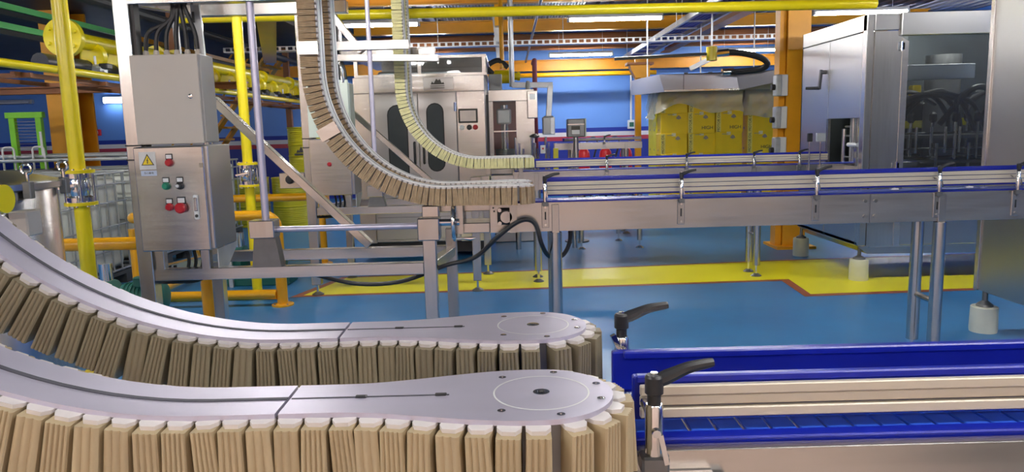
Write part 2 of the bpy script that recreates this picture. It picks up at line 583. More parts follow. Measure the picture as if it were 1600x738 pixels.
seen = {(1.52, 10.6): 'lit tube lamp in the top centre, nearer of the two there', (1.52, 15.6): 'smaller lit tube lamp beyond, above the blue wall',
        (-1.88, 10.6): 'lit tube lamp partly behind the brown brush lift', (4.94, 10.6): 'lit tube lamp just above the filling machine roof',
        (4.94, 15.6): 'far lit tube lamp above the black hose loop', (-1.88, 15.6): 'far lit tube lamp behind the yellow brush lift',
        }
L0 = None
for x in (-8.7, -5.3, -1.88, 1.52, 4.94, 8.2):
    for y in (-2.2, 0.6, 5.6, 10.6, 15.6):
        if (x, y) in ((-5.3, 10.6), (-5.3, 15.6), (-8.7, 15.6)):
            continue
        rows = {-2.2: 'row behind the camera', 0.6: 'row above the camera', 5.6: 'second row ahead', 10.6: 'third row ahead', 15.6: 'row by the back wall'}
        lab = seen.get((x, y), 'tube lamp outside the picture, ' + rows[y] + ', ' + {-8.7: 'first', -5.3: 'second', -1.88: 'third', 1.52: 'fourth', 4.94: 'fifth', 8.2: 'last'}[x] + ' from the left')
        g = 'ceiling tube lamps' if (x, y) in seen else 'ceiling lamps outside the picture'
        if L0 is None:
            L0 = lamp(x, y)
            L0['label'], L0['group'] = lab, g
        else:
            copy_tree(L0, (x, y, 2.95), lab, g)

o = thing('wall_lamp', 'small glowing lamp on the blue wall at left', 'wall lamp', (-8.85, 16.95, 2.3))
MB().span((-9.15, 16.9, 2.30), (-8.55, 17.0, 2.44), 0.01).build('housing', 'white', o)
MB().span((-9.12, 16.86, 2.30), (-8.58, 16.9, 2.42), 0.01).build('diffuser', 'lamp_wall', o)
o = thing('unlit_lamp', 'unlit white lamp bar on the blue wall at far left', 'wall lamp', (-11.3, 16.95, 2.3))
MB().span((-12.2, 16.9, 2.33), (-10.75, 17.0, 2.43), 0.01).build('housing', 'galv', o)
MB().cyl((-12.15, 16.88, 2.36), (-10.8, 16.88, 2.36), 0.02).build('tube', 'white', o)
o = thing('call_point', 'red fire call point with conduit on the blue wall', 'call point', (-9.35, 16.95, 1.62))
MB().span((-9.46, 16.92, 1.58), (-9.30, 17, 1.72), 0.01).build('housing', 'red', o)
MB().span((-9.42, 16.91, 1.62), (-9.34, 16.93, 1.69)).build('glass', 'white', o)
MB().cyl((-9.38, 16.98, 1.72), (-9.5, 16.98, 2.75), 0.012, seg=6).build('conduit', 'steel_dark', o)
o = thing('wall_socket', 'white socket box with conduit beside the slim orange column', 'socket', (2.78, 16.95, 1.4))
MB().span((2.70, 16.88, 1.42), (2.86, 17, 1.62), 0.01).build('housing', 'white', o)
MB().span((2.73, 16.87, 1.47), (2.83, 16.89, 1.57)).build('socket_face', 'pump', o)
MB().cyl((2.78, 16.97, 1.62), (2.78, 16.97, 2.74), 0.022, seg=8).build('conduit', 'white', o)

# ------------------------------------------------------------------ overhead pipes, trays and struts
tag(MB().tube([(-3.2, 7.4, 2.63), (3.6, 7.4, 2.60)], 0.048, 12).build('overhead_pipe', 'yellow'), 'yellow pipe running level across the top of the picture', 'pipe')
o = thing('cable_tray', 'bright slotted cable tray crossing below the ceiling lamps', 'cable tray', (0, 12.0, 2.84))
MB().span((-4.5, 11.985, 2.865), (4.55, 12.0, 2.875)).span((-4.5, 11.985, 2.805), (4.55, 12.0, 2.815)).build('rail', 'white', o)
mb = MB()
x = -4.5
while x < 4.5:
    mb.span((x, 11.987, 2.8152), (x + 0.035, 11.998, 2.8648))
    x += 0.11
mb.build('slotted_web', 'white', o, kind='stuff')
MB().span((-4.5, 12.0, 2.8), (4.55, 12.2, 2.806)).build('tray_bottom', 'galv', o)
for k, x in enumerate((-3, -1.1, 0.9, 2.8, 4.3)):
    MB().cyl((x, 12.1, 2.806), (x, 12.1, ZC), 0.006, seg=6).build('hanger_rod', 'galv', o)
o = thing('ladder_tray', 'blue-grey ladder cable tray running away below the roof', 'cable tray', (2.7, 12, 2.95))
for x in (2.53, 2.93):
    MB().span((x - 0.02, 7.6, 2.92), (x + 0.02, 16.4, 3.0)).build('side_rail', 'galv', o)
for k in range(12):
    MB().span((2.55, 7.8 + k * 0.75, 2.93), (2.91, 7.84 + k * 0.75, 2.95)).build('rung', 'galv', o)
mb = MB()
for k in range(5):
    mb.tube(curve([(2.6 + 0.06 * k, 7.7, 2.97), (2.62 + 0.06 * k, 10.5, 2.965), (2.59 + 0.06 * k, 13, 2.97), (2.6 + 0.06 * k, 16.3, 2.965)], 4), 0.016, 6)
mb.build('cable_run', 'valve_blue', o)
for y in (8.9, 11.2, 13.6, 15.8):
    MB().cyl((2.51, y, 2.92), (2.51, y, ZC), 0.006, seg=6).build('hanger_rod', 'galv', o)
o = thing('hanging_strut', 'grey channel strut with amber bracket hanging right of the steel washer', 'strut', (-0.17, 12.4, 2.5))
MB().bar((-0.2, 12.6, ZC), (-0.12, 12.6, 2.62), 0.11, 0.09, (0, 1, 0)).build('channel', 'galv', o)
MB().span((-0.19, 12.3, 3.15), (-0.06, 12.52, ZC)).build('bracket', 'amber', o)
MB().cyl((-0.16, 12.6, 2.95), (-0.16, 12.4, 2.95), 0.06).build('clamp_head', 'galv', o)
tag(MB().tube([(0.40, 7.6, 2.93), (0.40, 16.5, 2.93)], 0.02, 8).build('conduit_pipe', 'steel_dark'), 'thin dark conduit running away under the roof, centre', 'conduit')
o = thing('steel_grating', 'purple-grey open grating above the yellow overhead pipe', 'grating', (0.1, 14, 3.5))
mb = MB()
for k in range(46):
    mb.span((-1.2 + k * 0.055, 12.2, 3.56), (-1.188 + k * 0.055, 15.7, 3.59))
for k in range(30):
    mb.span((-1.2, 12.25 + k * 0.115, 3.565), (1.3, 12.262 + k * 0.115, 3.585))
mb.build('grating_bars', 'galv', o, kind='stuff')
MB().span((-1.24, 12.15, 3.55), (-1.2, 15.75, 3.61)).span((1.3, 12.15, 3.55), (1.34, 15.75, 3.61)).build('edge_bar', 'galv', o)
tag(MB().tube([(-1.0, 16.2, 2.62), (3.2, 16.2, 2.62)], 0.05, 10).build('wall_pipe', 'amber'), 'dull yellow pipe along the top of the back wall', 'pipe')
o = thing('gas_valve', 'yellow valve assembly with black hose above the far steel machine', 'valve', tuple(at(785, 118, 10.2)))
c = at(785, 120, 10.2)
MB().lathe([(0.05, -0.16), (0.05, -0.12), (0.09, -0.1), (0.09, 0.1), (0.05, 0.12), (0.05, 0.2)], c, 12, 'X').build('body', 'yellow', o)
MB().tube(curve([c + Vector((-0.12, 0, 0.03)), c + Vector((-0.2, 0, 0.14)), c + Vector((-0.05, 0, 0.22)), c + Vector((0.08, 0, 0.12))], 6), 0.035, 8).build('hose', 'cable', o)
MB().cyl(c + Vector((0.2, 0, 0)), c + Vector((0.24, 0, 0)), 0.06).build('handwheel', 'yellow', o)
MB().cyl(c + Vector((0, 0, 0.1)), (c.x, c.y, ZC), 0.03, seg=8).build('drop_pipe', 'amber', o)

tag(MB().tube([(0.385, 10.75, 0), (0.385, 10.75, 2.45), (0.385, 11.3, 2.45)], 0.035, 10).build('standpipe', 'dark_red'), 'dark red standpipe right behind the narrow steel machine', 'pipe')
# black hose loop with its coupling
o = thing('supply_hose', 'thick black hose looping from ceiling pipe to the steel hood', 'hose', tuple(at(1120, 85, 10.2)))
pts = [at(1118, 84, 10.2), at(1140, 82, 10.2), at(1165, 84, 10.2), at(1190, 91, 10.2), at(1199, 100, 10.2), at(1188, 108, 10.3), at(1165, 111, 10.4), at(1140, 113, 10.5)]
MB().tube(curve(pts, 5), 0.042, 10).build('hose', 'cable', o)
MB().cyl(at(1118, 84, 10.2), at(1138, 82, 10.2), 0.05).build('coupling', 'chrome', o)
MB().cyl(at(1128, 113, 10.5), at(1146, 112, 10.5), 0.05).build('coupling', 'chrome', o)
c = at(1112, 84, 10.2)
MB().lathe([(0.03, -0.1), (0.075, -0.09), (0.075, 0.09), (0.03, 0.1)], c, 12, 'Z').build('valve', 'yellow', o)
MB().tube([at(960, 92, 10.2), at(1112, 84, 10.2)], 0.022, 8).build('feed_pipe', 'steel_dark', o)
MB().bar(at(1078, 108, 10.3), at(1118, 88, 10.2), 0.09, 0.06).build('stay', 'galv', o)
MB().cyl((c.x, c.y, c.z), (c.x, c.y, ZC), 0.012, seg=6).build('hanger_rod', 'galv', o)

# ------------------------------------------------------------------ gripper (brush) lifts
GP = 0.031                                   # pitch of the gripper pads
XD, RD, HW = 0.03, 0.085, 0.047             # end disc centre, its radius, half width of the track


class Path:
    """level run, quarter bend, upright run of a gripper lift; s grows to the left and up from the disc centre"""
    def __init__(self, dx, zt, xs=-0.36, rad=0.67, top=3.3):
        self.x0, self.zt, self.rad = XD + dx, zt, rad
        self.s1 = self.x0 - (xs + dx)
        self.s2 = self.s1 + rad * PI / 2
        self.L = self.s2 + max(0.05, top - zt - rad)

    def __call__(self, s):
        if s <= self.s1:
            return Vector((self.x0 - s, 0, self.zt)), Vector((-1, 0, 0)), Vector((0, 0, 1))
        if s <= self.s2:
            a = (s - self.s1) / self.rad
            c = Vector((self.x0 - self.s1, 0, self.zt + self.rad))
            return c + Vector((-math.sin(a), 0, -math.cos(a))) * self.rad, Vector((-math.cos(a), 0, math.sin(a))), Vector((math.sin(a), 0, math.cos(a)))
        return Vector((self.x0 - self.s1 - self.rad, 0, self.zt + self.rad + s - self.s2)), Vector((0, 0, 1)), Vector((1, 0, 0))


def half(s):
    if s < 0:
        return math.sqrt(max(0.0, RD * RD - s * s))
    if s < 0.02:
        return RD
    if s < 0.24:
        t = (s - 0.02) / 0.22
        t = t * t * (3 - 2 * t)
        return RD + (HW - RD) * t
    return HW


def ribbon(path, yc, s0, s1, wf, n0, n1, step=0.03, yoff=0.0):
    """slab that follows the path: half width wf(s), from n0 to n1 above the track line"""
    mb = MB()
    ss = [s0]
    if s0 < 0:
        ss = [-RD * math.cos(k * PI / 2 / 10) for k in range(1, 11)]
        ss = [-RD * 0.998] + ss[:-1]
        s = 0.0
    else:
        s = s0 + step
    while s < s1 - 1e-6:
        ss.append(s)
        s += step
    ss.append(s1)
    rings = []
    for s in ss:
        p, t, n = path(s)
        hw = wf(s)
        q = [(yoff - hw, n0), (yoff + hw, n0), (yoff + hw, n1), (yoff - hw, n1)]
        rings.append([mb.bm.verts.new(p + Vector((0, yc + a, 0)) + n * b) for a, b in q])
    for a, b in zip(rings, rings[1:]):
        for k in range(4):
            mb.bm.faces.new((a[k], a[(k + 1) % 4], b[(k + 1) % 4], b[k]))
    mb.bm.faces.new(rings[0][::-1])
    mb.bm.faces.new(rings[-1])
    return mb


PADX = 0.0142


def pad_poly(lobes=4):
    pts = [(PADX * 0.94, -0.004)]
    n = lobes * 4
    for k in range(n + 1):
        u = PADX * 0.94 * (1 - 2 * k / n)
        pts.append((u, 0.0235 + 0.0024 * abs(math.sin(lobes * PI * k / n)) ** 0.6))
    pts.append((-PADX * 0.94, -0.004))
    return pts


def pad_mesh(name, m, lobes=4, hgt=0.085):
    mb = MB()
    # rubber fingers: slightly narrower at the hanging end
    top, bot = pad_poly(lobes), [(a * 1.13, b * 1.06) for a, b in pad_poly(lobes)]
    A = [mb.bm.verts.new((a, b, -0.0049)) for a, b in top]
    B = [mb.bm.verts.new((a, b, -hgt)) for a, b in bot]
    n = len(A)
    mb.bm.faces.new(A)
    mb.bm.faces.new(B[::-1])
    for k in range(n):
        mb.bm.faces.new((A[k], B[k], B[(k + 1) % n], A[(k + 1) % n]))
    return mb.mesh(name, M[m])


def cap_mesh():
    mb = MB()
    poly = [(-0.0136, -0.006), (0.0136, -0.006), (0.0136, 0.007), (0.0075, 0.0165), (-0.0075, 0.0165), (-0.0136, 0.007)]
    mb.prism(poly, -0.0048, 0.0)
    mb.bm.faces.ensure_lookup_table()
    f = max(mb.bm.faces, key=lambda q: q.calc_center_median().z)
    bmesh.ops.inset_region(mb.bm, faces=[f], thickness=0.005, depth=-0.0018)
    return mb.mesh('gripper_cap', M['cap'])


def stations(path):
    """(s, y, slope or yaw, side) of every pad around the loop; side 0 is the end disc"""
    out = []
    off = -0.002
    s = 0.007
    while s < path.L - 0.02:
        sl = (half(s + 0.005) - half(s - 0.005)) / 0.01 if s > 0.03 else 0.0
        for side in (-1, 1):
            out.append((s, side * (half(s) + off), sl, side))
        s += GP
    n = 8
    for k in range(1, n):
        a = -PI / 2 + PI * k / n
        out.append((-(RD + off) * math.cos(a), (RD + off) * math.sin(a), a, 0))
    return out


def frame_at(path, yc, s, y, yaw, side):
    """matrix whose local y points away from the track, z to the track's top"""
    p, t, n = path(max(s, 0) if side else 0)
    if side == 0:
        p = p + Vector((-s, yc + y, 0))
        outw = Vector((math.cos(yaw), math.sin(yaw), 0))
    else:
        p = p + Vector((0, yc + y, 0))
        outw = (Vector((0, side, 0)) - t * yaw).normalized()
    p = p - n * 0.0055
    return Matrix.Translation(p) @ Matrix((outw.cross(n), outw, n)).transposed().to_4x4()


def gripper_lift(label, yc, dx, zt, m_pad, singles, top=3.3, hgt=0.085, track='alu'):
    path = Path(dx, zt, top=top)
    root = thing('gripper_lift', label, 'conveyor', (path.x0, yc, zt - 0.085))
    lower = 0.30
    # track cover in two lengths with a slanting joint between them, and the oblong end plate
    e = ribbon(path, yc, -1, lower, half, -0.006, 0.0, 0.02).build('end_plate', track, root)
    ribbon(path, yc, lower + 0.004, path.L, half, -0.006, 0.0, 0.03).build('track_cover', track, root)
    ribbon(path, yc, lower + 0.003, path.L, lambda s: 0.0035, 0.0, 0.0012, 0.03).build('track_groove', 'alu_line', root)
    ribbon(path, yc, 0.11, lower - 0.002, lambda s: 0.0012, 0.0, 0.0008, 0.02).build('plate_seam', 'alu_line', root)
    ribbon(path, yc, -1, path.L, lambda s: max(0.001, half(s) - 0.006), -0.09, -0.0065, 0.03).build('guide_body', 'steel_dark', root)
    c = path(0)[0] + Vector((0, yc, 0))
    mb = MB()
    prev = None
    for rr in (0.0555, 0.0575):
        ring = [mb.bm.verts.new(c + Vector((rr * math.cos(k * PI / 24), rr * math.sin(k * PI / 24), 0.0006))) for k in range(48)]
        if prev:
            for k in range(48):
                mb.bm.faces.new((prev[k], prev[(k + 1) % 48], ring[(k + 1) % 48], ring[k]))
        prev = ring
    mb.build('disc_ring', 'white', root)
    sc = MB().lathe([(0.010, 0.0), (0.010, 0.0012), (0.006, 0.0013), (0.006, 0.0005)], c, 14).build('centre_bolt', 'chrome', root)
    MB().lathe([(0.0035, 0.0), (0.0035, 0.0018)], c, 6).build('bolt_socket', 'black', sc)
    for a in (20, 75, 130, 230, 285, 340):
        q = c + Vector((0.073 * math.cos(R(a)), 0.073 * math.sin(R(a)), 0))
        MB().lathe([(0.0048, 0), (0.0048, 0.001), (0.002, 0.0011), (0.002, 0.0003)], q, 10).build('screw', 'chrome', root)
    for s in (0.12, 0.215) if singles else ():
        p = path(s)[0]
        MB().span((p.x - 0.007, yc - 0.0035, zt), (p.x + 0.007, yc + 0.0035, zt + 0.002), 0.0008).build('seam_clip', 'black', root)
    st = stations(path)
    if singles:
        pad = [pad_mesh('gripper', m_pad, 4, hgt), pad_mesh('gripper', m_pad, 5, hgt), pad_mesh('gripper', m_pad, 3, hgt)]
        cp = cap_mesh()
        for s, y, yaw, side in st:
            mt = frame_at(path, yc, s, y, yaw, side)
            jig = Matrix.Rotation(R(random.uniform(-2.5, 2.5)), 4, 'Y') @ Matrix.Rotation(R(random.uniform(-4, 2)), 4, 'X') @ Matrix.Scale(random.uniform(0.96, 1.03), 4)
            g = bpy.data.objects.new('gripper', random.choice(pad))
            COL.objects.link(g)
            g.parent = root
            g.matrix_local = Matrix.Translation(-WL[root]) @ mt @ jig
            k = bpy.data.objects.new('gripper_cap', cp)
            COL.objects.link(k)
            k.parent = g
            k.matrix_local = Matrix.Identity(4)
    else:
        mb, mc = MB(), MB()
        for s, y, yaw, side in st:
            mt = frame_at(path, yc, s, y, yaw, side) @ Matrix.Rotation(R(random.uniform(-3, 3)), 4, 'Y') @ Matrix.Rotation(R(random.uniform(-2, 1)), 4, 'X')
            pp = pad_poly(3)
            sz = random.uniform(0.92, 1.06)
            A = [mb.bm.verts.new(mt @ Vector((a, b * sz, -0.0085))) for a, b in pp]
            B = [mb.bm.verts.new(mt @ Vector((a * 1.17, b * sz * 1.08, -hgt))) for a, b in pp]
            n = len(A)
            mb.bm.faces.new(A)
            mb.bm.faces.new(B[::-1])
            for k in range(n):
                mb.bm.faces.new((A[k], B[k], B[(k + 1) % n], A[(k + 1) % n]))
            m2 = frame_at(path, yc, s, y, yaw, side)
            poly = [(-0.0135, -0.006), (0.0135, -0.006), (0.0135, 0.010), (0.007, 0.0205), (-0.007, 0.0205), (-0.0135, 0.010)]
            a = [mc.bm.verts.new(m2 @ Vector((u, v, -0.0085))) for u, v in poly]
            b = [mc.bm.verts.new(m2 @ Vector((u, v, 0))) for u, v in poly]
            mc.bm.faces.new(b)
            for k in range(6):
                mc.bm.faces.new((a[k], a[(k + 1) % 6], b[(k + 1) % 6], b[k]))
        mb.build('grippers', m_pad, root, kind='stuff')
        mc.build('gripper_caps', 'cap', root, kind='stuff')
    # posts that carry the level run
    for s in (0.02, 0.33):
        p = path(s)[0]
        MB().span((p.x - 0.02, yc - 0.02, zt - 0.55 if singles else zt - 0.28), (p.x + 0.02, yc + 0.02, zt - 0.09)).build('support_post', 'steel_v', root)
    return root, path


gripper_lift('tan gripper lift nearest the camera, along the bottom edge', 0.843, 0.0, 1.168, 'rubber_tan', True, 2.5, 0.092)
gripper_lift('shade-darkened tan gripper lift in front of the bottom edge, second from the camera', 1.15, 0.0, 1.168, 'rubber_tan_shaded', True, 2.5, 0.088)
b1, pb = gripper_lift('brown gripper lift at middle distance, front one of its pair', 4.22, 0.0, 1.170, 'rubber_brown', False, 3.3, 0.105, 'white')
gripper_lift('brown gripper lift at middle distance, rear one of its pair', 4.53, 0.0, 1.170, 'rubber_brown', False, 3.3, 0.105, 'white')
c1, pc = gripper_lift('straw-yellow gripper lift farthest away, front one of its pair', 7.0, 0.09, 1.225, 'rubber_straw', False, 3.3, 0.1, 'white')
gripper_lift('straw-yellow gripper lift farthest away, rear one of its pair', 7.31, 0.09, 1.225, 'rubber_straw', False, 3.3, 0.1, 'white')

# bare link plates where pads are missing on the middle lift
for s in (pb.s2 + 0.11, pb.s2 - 0.33):
    mt = frame_at(pb, 4.22, s, -(HW + 0.004), 0.0, -1)
    mb = MB()
    poly = [(-0.035, -0.115), (0.035, -0.115), (0.035, 0), (-0.035, 0)]
    a = [mb.bm.verts.new(mt @ Vector((u, 0.026, v))) for u, v in poly]
    b = [mb.bm.verts.new(mt @ Vector((u, 0.037, v))) for u, v in poly]
    mb.bm.faces.new(b)
    mb.bm.faces.new(a[::-1])
    for k in range(4):
        mb.bm.faces.new((a[k], a[(k + 1) % 4], b[(k + 1) % 4], b[k]))
    mb.build('link_plate', 'steel', b1)


# ------------------------------------------------------------------ chain conveyors
def lever(mb_parent, base, ang, size=1.0, rise=0.016):
    """black clamping lever on top of a post"""
    b = Vector(base)
    d = Vector((math.cos(ang), math.sin(ang), 0))
    o = MB().lathe([(0.0085 * size, 0), (0.0085 * size, 0.012 * size), (0.0115 * size, 0.014 * size), (0.0115 * size, 0.034 * size), (0.009 * size, 0.037 * size)], b, 14).build('clamp_lever', 'black', mb_parent)
    p0 = b + Vector((0, 0, 0.027 * size))
    mb = MB()
    mb.tube(curve([p0, p0 + d * 0.022 * size + Vector((0, 0, 0.008 * size)), p0 + d * 0.045 * size + Vector((0, 0, rise * size)), p0 + d * 0.075 * size + Vector((0, 0, rise * 1.25 * size))], 6),
            [(0.0095 - 0.0036 * min(1, abs(k - 4) / 14)) * size * (0.9 if k == 18 else 1) for k in range(19)], 10)
    mb.build('lever_arm', 'black', mb_parent)
    MB().lathe([(0.0045 * size, 0.037 * size), (0.0045 * size, 0.040 * size)], b, 8).build('lever_screw', 'chrome', mb_parent)
    return o


def conveyor(label, yc, x0, x1, xr0, xr1, ztop, zrt, zrb, clamps, legs, singles=False, lev=1.0, zbot=0.885, hw=0.12, rear_levers=(), seams=()):
    root = thing('chain_conveyor', label, 'conveyor', ((x0 + x1) / 2, yc, 0))
    for s in (-1, 1):
        y = yc + s * hw
        mb = MB()
        mb.span((x0, y - 0.002, zbot), (x1, y + 0.002, ztop), 0.001)
        e = -s * 0.016
        mb.span((x0, min(y, y + e), ztop - 0.003), (x1, max(y, y + e), ztop))
        mb.span((x0, min(y, y + e), zbot), (x1, max(y, y + e), zbot + 0.003))
        mb.build('side_panel', 'steel', root)
        # blue wear strip under the chain edge
        MB().span((x0 + 0.03, yc + s * 0.088 - 0.012, ztop - 0.012), (x1, yc + s * 0.088 + 0.012, ztop + 0.006), 0.002).build('wear_strip', 'blue_plastic', root)
    MB().span((x0 + 0.01, yc - hw + 0.004, zbot + 0.02), (x0 + 0.03, yc + hw - 0.004, ztop - 0.02)).build('cross_tie', 'steel', root)
    # chain
    z = ztop + 0.002
    if singles:
        p = 0.0362
        mb = MB()
        mb.box((0, 0, 0), (p - 0.0038, 0.154, 0.006), None, 0.0012)
        mb.box((0.004, 0, -0.005), (0.014, 0.06, 0.006))
        me = mb.mesh('chain_slat', M['blue_chain'])
        n = int((x1 - 0.02 - x0) / p)
        for k in range(n):
            inst('chain_slat', me, root, (x0 + 0.04 + k * p, yc, z + random.uniform(-0.0004, 0.0004)), Matrix.Rotation(R(random.uniform(-0.5, 0.5)), 4, 'Y'))
    else:
        mb = MB()
        x = x0 + 0.04
        while x < x1:
            mb.box((x, yc, z), (0.036, 0.154, 0.005))
            x += 0.038
        mb.build('chain_slats', 'blue_chain', root, kind='stuff')
    # guide rails: rear one a plain blue face, front one shows its pale backing rail
    h = zrt - zrb
    for s in (-1, 1):
        y = yc + s * 0.052
        g = MB().span((xr0 - (0.012 if s > 0 else 0), y - 0.010, zrb), (xr1, y + 0.004, zrt), 0.002) if s < 0 else \
            MB().span((xr0 - 0.012, y - 0.004, zrb), (xr1, y + 0.010, zrt), 0.002)
        g = g.build('guide_rail', 'blue_plastic', root)
        MB().span((xr0 + 0.004, y - 0.013, zrt - 0.15 * h), (xr1, y - 0.0005, zrt + 0.002), 0.002).build('rail_lip', 'blue_plastic', g)
        if s < 0:
            f = 0.88
            for k in range(3):
                a = zrb + h * (0.1 + k * 0.255)
                MB().span((xr0 + 0.008, y - 0.021 + (0.005 if k == 1 else 0), a), (xr1, y - 0.0105, a + h * 0.225), 0.0015).build('backing_rail', 'strip', g)
    # bracket, post and lever of every clamp
    yf = yc - hw - 0.002
    for x in clamps:
        k = MB().span((x - 0.021, yf - 0.007, zbot + 0.022), (x + 0.021, yf, ztop - 0.002), 0.002).build('clamp_bracket', 'steel_v', root)
        for zz in (0.028, 0.13):
            MB().lathe([(0.007, 0), (0.007, 0.004), (0.004, 0.006)], (x, yf - 0.013, zbot + zz + 0.012), 10, 'Y').build('bolt', 'chrome', k)
        MB().span((x - 0.004, yf - 0.0085, zbot + 0.07), (x + 0.004, yf - 0.0065, zbot + 0.115)).build('slot', 'black', k)
        c = MB().span((x - 0.017, yf - 0.030, ztop - 0.02), (x + 0.017, yf - 0.002, ztop + 0.004), 0.003).build('clamp_foot', 'steel_dark', root)
        pz = zrt - 0.017 * lev if not singles else zrt - 0.008
        q = MB().lathe([(0.0115, ztop + 0.004), (0.0115, pz - 0.004), (0.0095, pz)], (x, yf - 0.016, 0), 16).build('clamp_post', 'chrome', root)
        zz = (zrb + zrt) / 2
        MB().cyl((x, yf - 0.034, zz - 0.010), (x, yc - 0.072, zz), 0.0055, seg=8).build('cross_rod', 'chrome', q)
        MB().bar((x + 0.005, yf - 0.030, zz - 0.012), (x + 0.013, yf - 0.030, zz - 0.05), 0.006, 0.006).build('set_screw', 'chrome', q)
        lever(q, (x, yf - 0.016, pz), R(8), lev)
    for x in rear_levers:
        y = yc + hw + 0.018
        q = MB().lathe([(0.0115, ztop - 0.02), (0.0115, zrt - 0.006), (0.0095, zrt - 0.002)], (x, y, 0), 16).build('clamp_post', 'chrome', root)
        MB().cyl((x, y + 0.012, zrt - 0.02), (x, yc + 0.064, zrt - 0.02), 0.0055, seg=8).build('cross_rod', 'chrome', q)
        MB().span((x - 0.017, yc + hw + 0.002, ztop - 0.05), (x + 0.017, y + 0.01, ztop - 0.018), 0.003).build('clamp_foot', 'steel_dark', root)
        MB().bar((x - 0.016, y - 0.014, zrt + 0.004), (x - 0.006, y - 0.012, zrt - 0.02), 0.008, 0.008).build('set_screw', 'chrome', q)
        lever(q, (x, y, zrt - 0.002), R(5), lev)
    for x in seams:
        MB().span((x - 0.0015, yf - 0.0006, zbot), (x + 0.0015, yf, ztop)).build('panel_seam', 'alu_line', root)
        for dx in (-0.03, 0.03):
            for dz in (0.04, 0.13):
                MB().lathe([(0.011, 0), (0.011, 0.003), (0.006, 0.006)], (x + dx, yf - 0.006, zbot + dz), 10, 'Y').build('bolt', 'chrome', root)
    for x in legs:
        for s in (-1, 1):
            y = yc + s * (hw + 0.006)
            MB().span((x - 0.021, y - 0.006, zbot - 0.02), (x + 0.021, y + 0.004, ztop - 0.012), 0.002).build('leg_plate', 'steel_v', root)
            y2 = yc + s * (hw - 0.005)
            lg = MB().cyl((x, y2, 0.11), (x, y2, zbot - 0.005), 0.036, seg=16).build('leg', 'steel_v', root)
            MB().cyl((x, y2, 0.012), (x, y2, 0.11), 0.012, seg=8).build('levelling_screw', 'chrome', lg)
            MB().lathe([(0.052, 0), (0.052, 0.008), (0.02, 0.03)], (x, y2, 0), 16).build('foot', 'steel_dark', lg)
        MB().cyl((x, yc - hw + 0.03, 0.40), (x, yc + hw - 0.03, 0.40), 0.018, seg=10).build('stretcher', 'steel_v', root)
    return root


cA = conveyor('blue chain conveyor in the bottom right corner, nearest the camera', 0.997, -0.12, 2.4, 0.155, 2.4, 1.076, 1.152, 1.092,
              [0.168, 1.5], [-0.05, 1.3, 2.2], True, 1.0, 0.90, rear_levers=[0.170])
cB = conveyor('steel chain conveyor across the middle, with the black motor cable', 4.375, -0.125, 4.6, 0.205, 4.6, 1.055, 1.187, 1.085,
              [0.197, 0.985, 1.767, 2.473, 2.928, 3.7], [0.255, 2.503, 4.2], False, 1.15, 0.885, seams=[2.086])
cC = conveyor('far chain conveyor leading into the filling machine opening', 7.16, 0.02, 3.9, 0.24, 3.05, 1.075, 1.187, 1.105,
              [0.92, 1.68, 2.321, 2.754], [0.25, 2.37], False, 1.1, 0.90)
MB().span((0.07, 0.848, 0.985), (0.262, 0.870, 1.045), 0.003).build('clamp_block', 'steel_dark', cA)
o = MB().span((0.175, 0.852, 0.99), (0.245, 0.8741, 1.05), 0.002).build('end_bracket', 'steel', cA)
# flange bearing on the end of the middle conveyor
o = MB().span((-0.082, 4.232, 0.932), (0.022, 4.2535, 1.030), 0.012).build('flange_bearing', 'black', cB)
MB().lathe([(0.034, 0), (0.034, 0.012), (0.018, 0.014), (0.018, 0.03), (0.008, 0.032)], (-0.03, 4.2, 0.981), 20, 'Y').build('bearing_hub', 'chrome', o)
for dx in (-0.038, 0.038):
    for dz in (-0.038, 0.038):
        MB().lathe([(0.012, 0), (0.012, 0.01), (0.006, 0.012)], (-0.03 + dx, 4.222, 0.981 + dz), 6, 'Y').build('bolt', 'chrome', o)
for dx, dz in ((-0.075, 0.05), (-0.07, 0.03)):
    MB().lathe([(0.005, 0), (0.005, 0.004)], (-0.03 + dx, 4.249, 0.981 + dz), 8, 'Y').build('bolt', 'black', cB)
MB().span((-0.30, 4.26, 0.885), (-0.127, 4.49, 0.945), 0.004).build('end_beam', 'steel', cB)
tag(MB().tube(curve([(-1.25, 4.3, 0.69), (-1.13, 4.27, 0.65), (-0.9, 4.26, 0.60), (-0.65, 4.27, 0.61), (-0.4, 4.30, 0.69), (-0.22, 4.28, 0.74), (-0.08, 4.2, 0.87), (0.02, 4.19, 0.945), (0.09, 4.19, 0.965), (0.14, 4.19, 0.93), (0.17, 4.2, 0.82), (0.22, 4.36, 0.72), (0.30, 4.37, 0.72), (0.345, 4.37, 0.80), (0.35, 4.37, 0.9)], 8), 0.013, 8).build('motor_cable', 'cable'),
    'black cable hanging in loops under the middle steel conveyor', 'cable')

# ------------------------------------------------------------------ lift frames with their control boxes
def button(parent, name, c, m, kind='dome', r=0.019):
    """push button with a small legend plate above; faces -Y"""
    x, y, z = c
    b = MB().lathe([(r * 1.15, 0), (r * 1.15, -0.006), (r, -0.008), (r, -0.02), (r * 0.7, -0.026)], (x, y, z), 16, 'Y').build(name, m, parent)
    p = MB().span((x - r, y - 0.004, z + r * 0.9), (x + r, y, z + r * 2.6), 0.001).build('legend_plate', 'black', b)
    MB().span((x - r * 0.8, y - 0.0052, z + r * 1.2), (x + r * 0.8, y - 0.0038, z + r * 2.3)).build('legend_card', 'white', b)
    return b


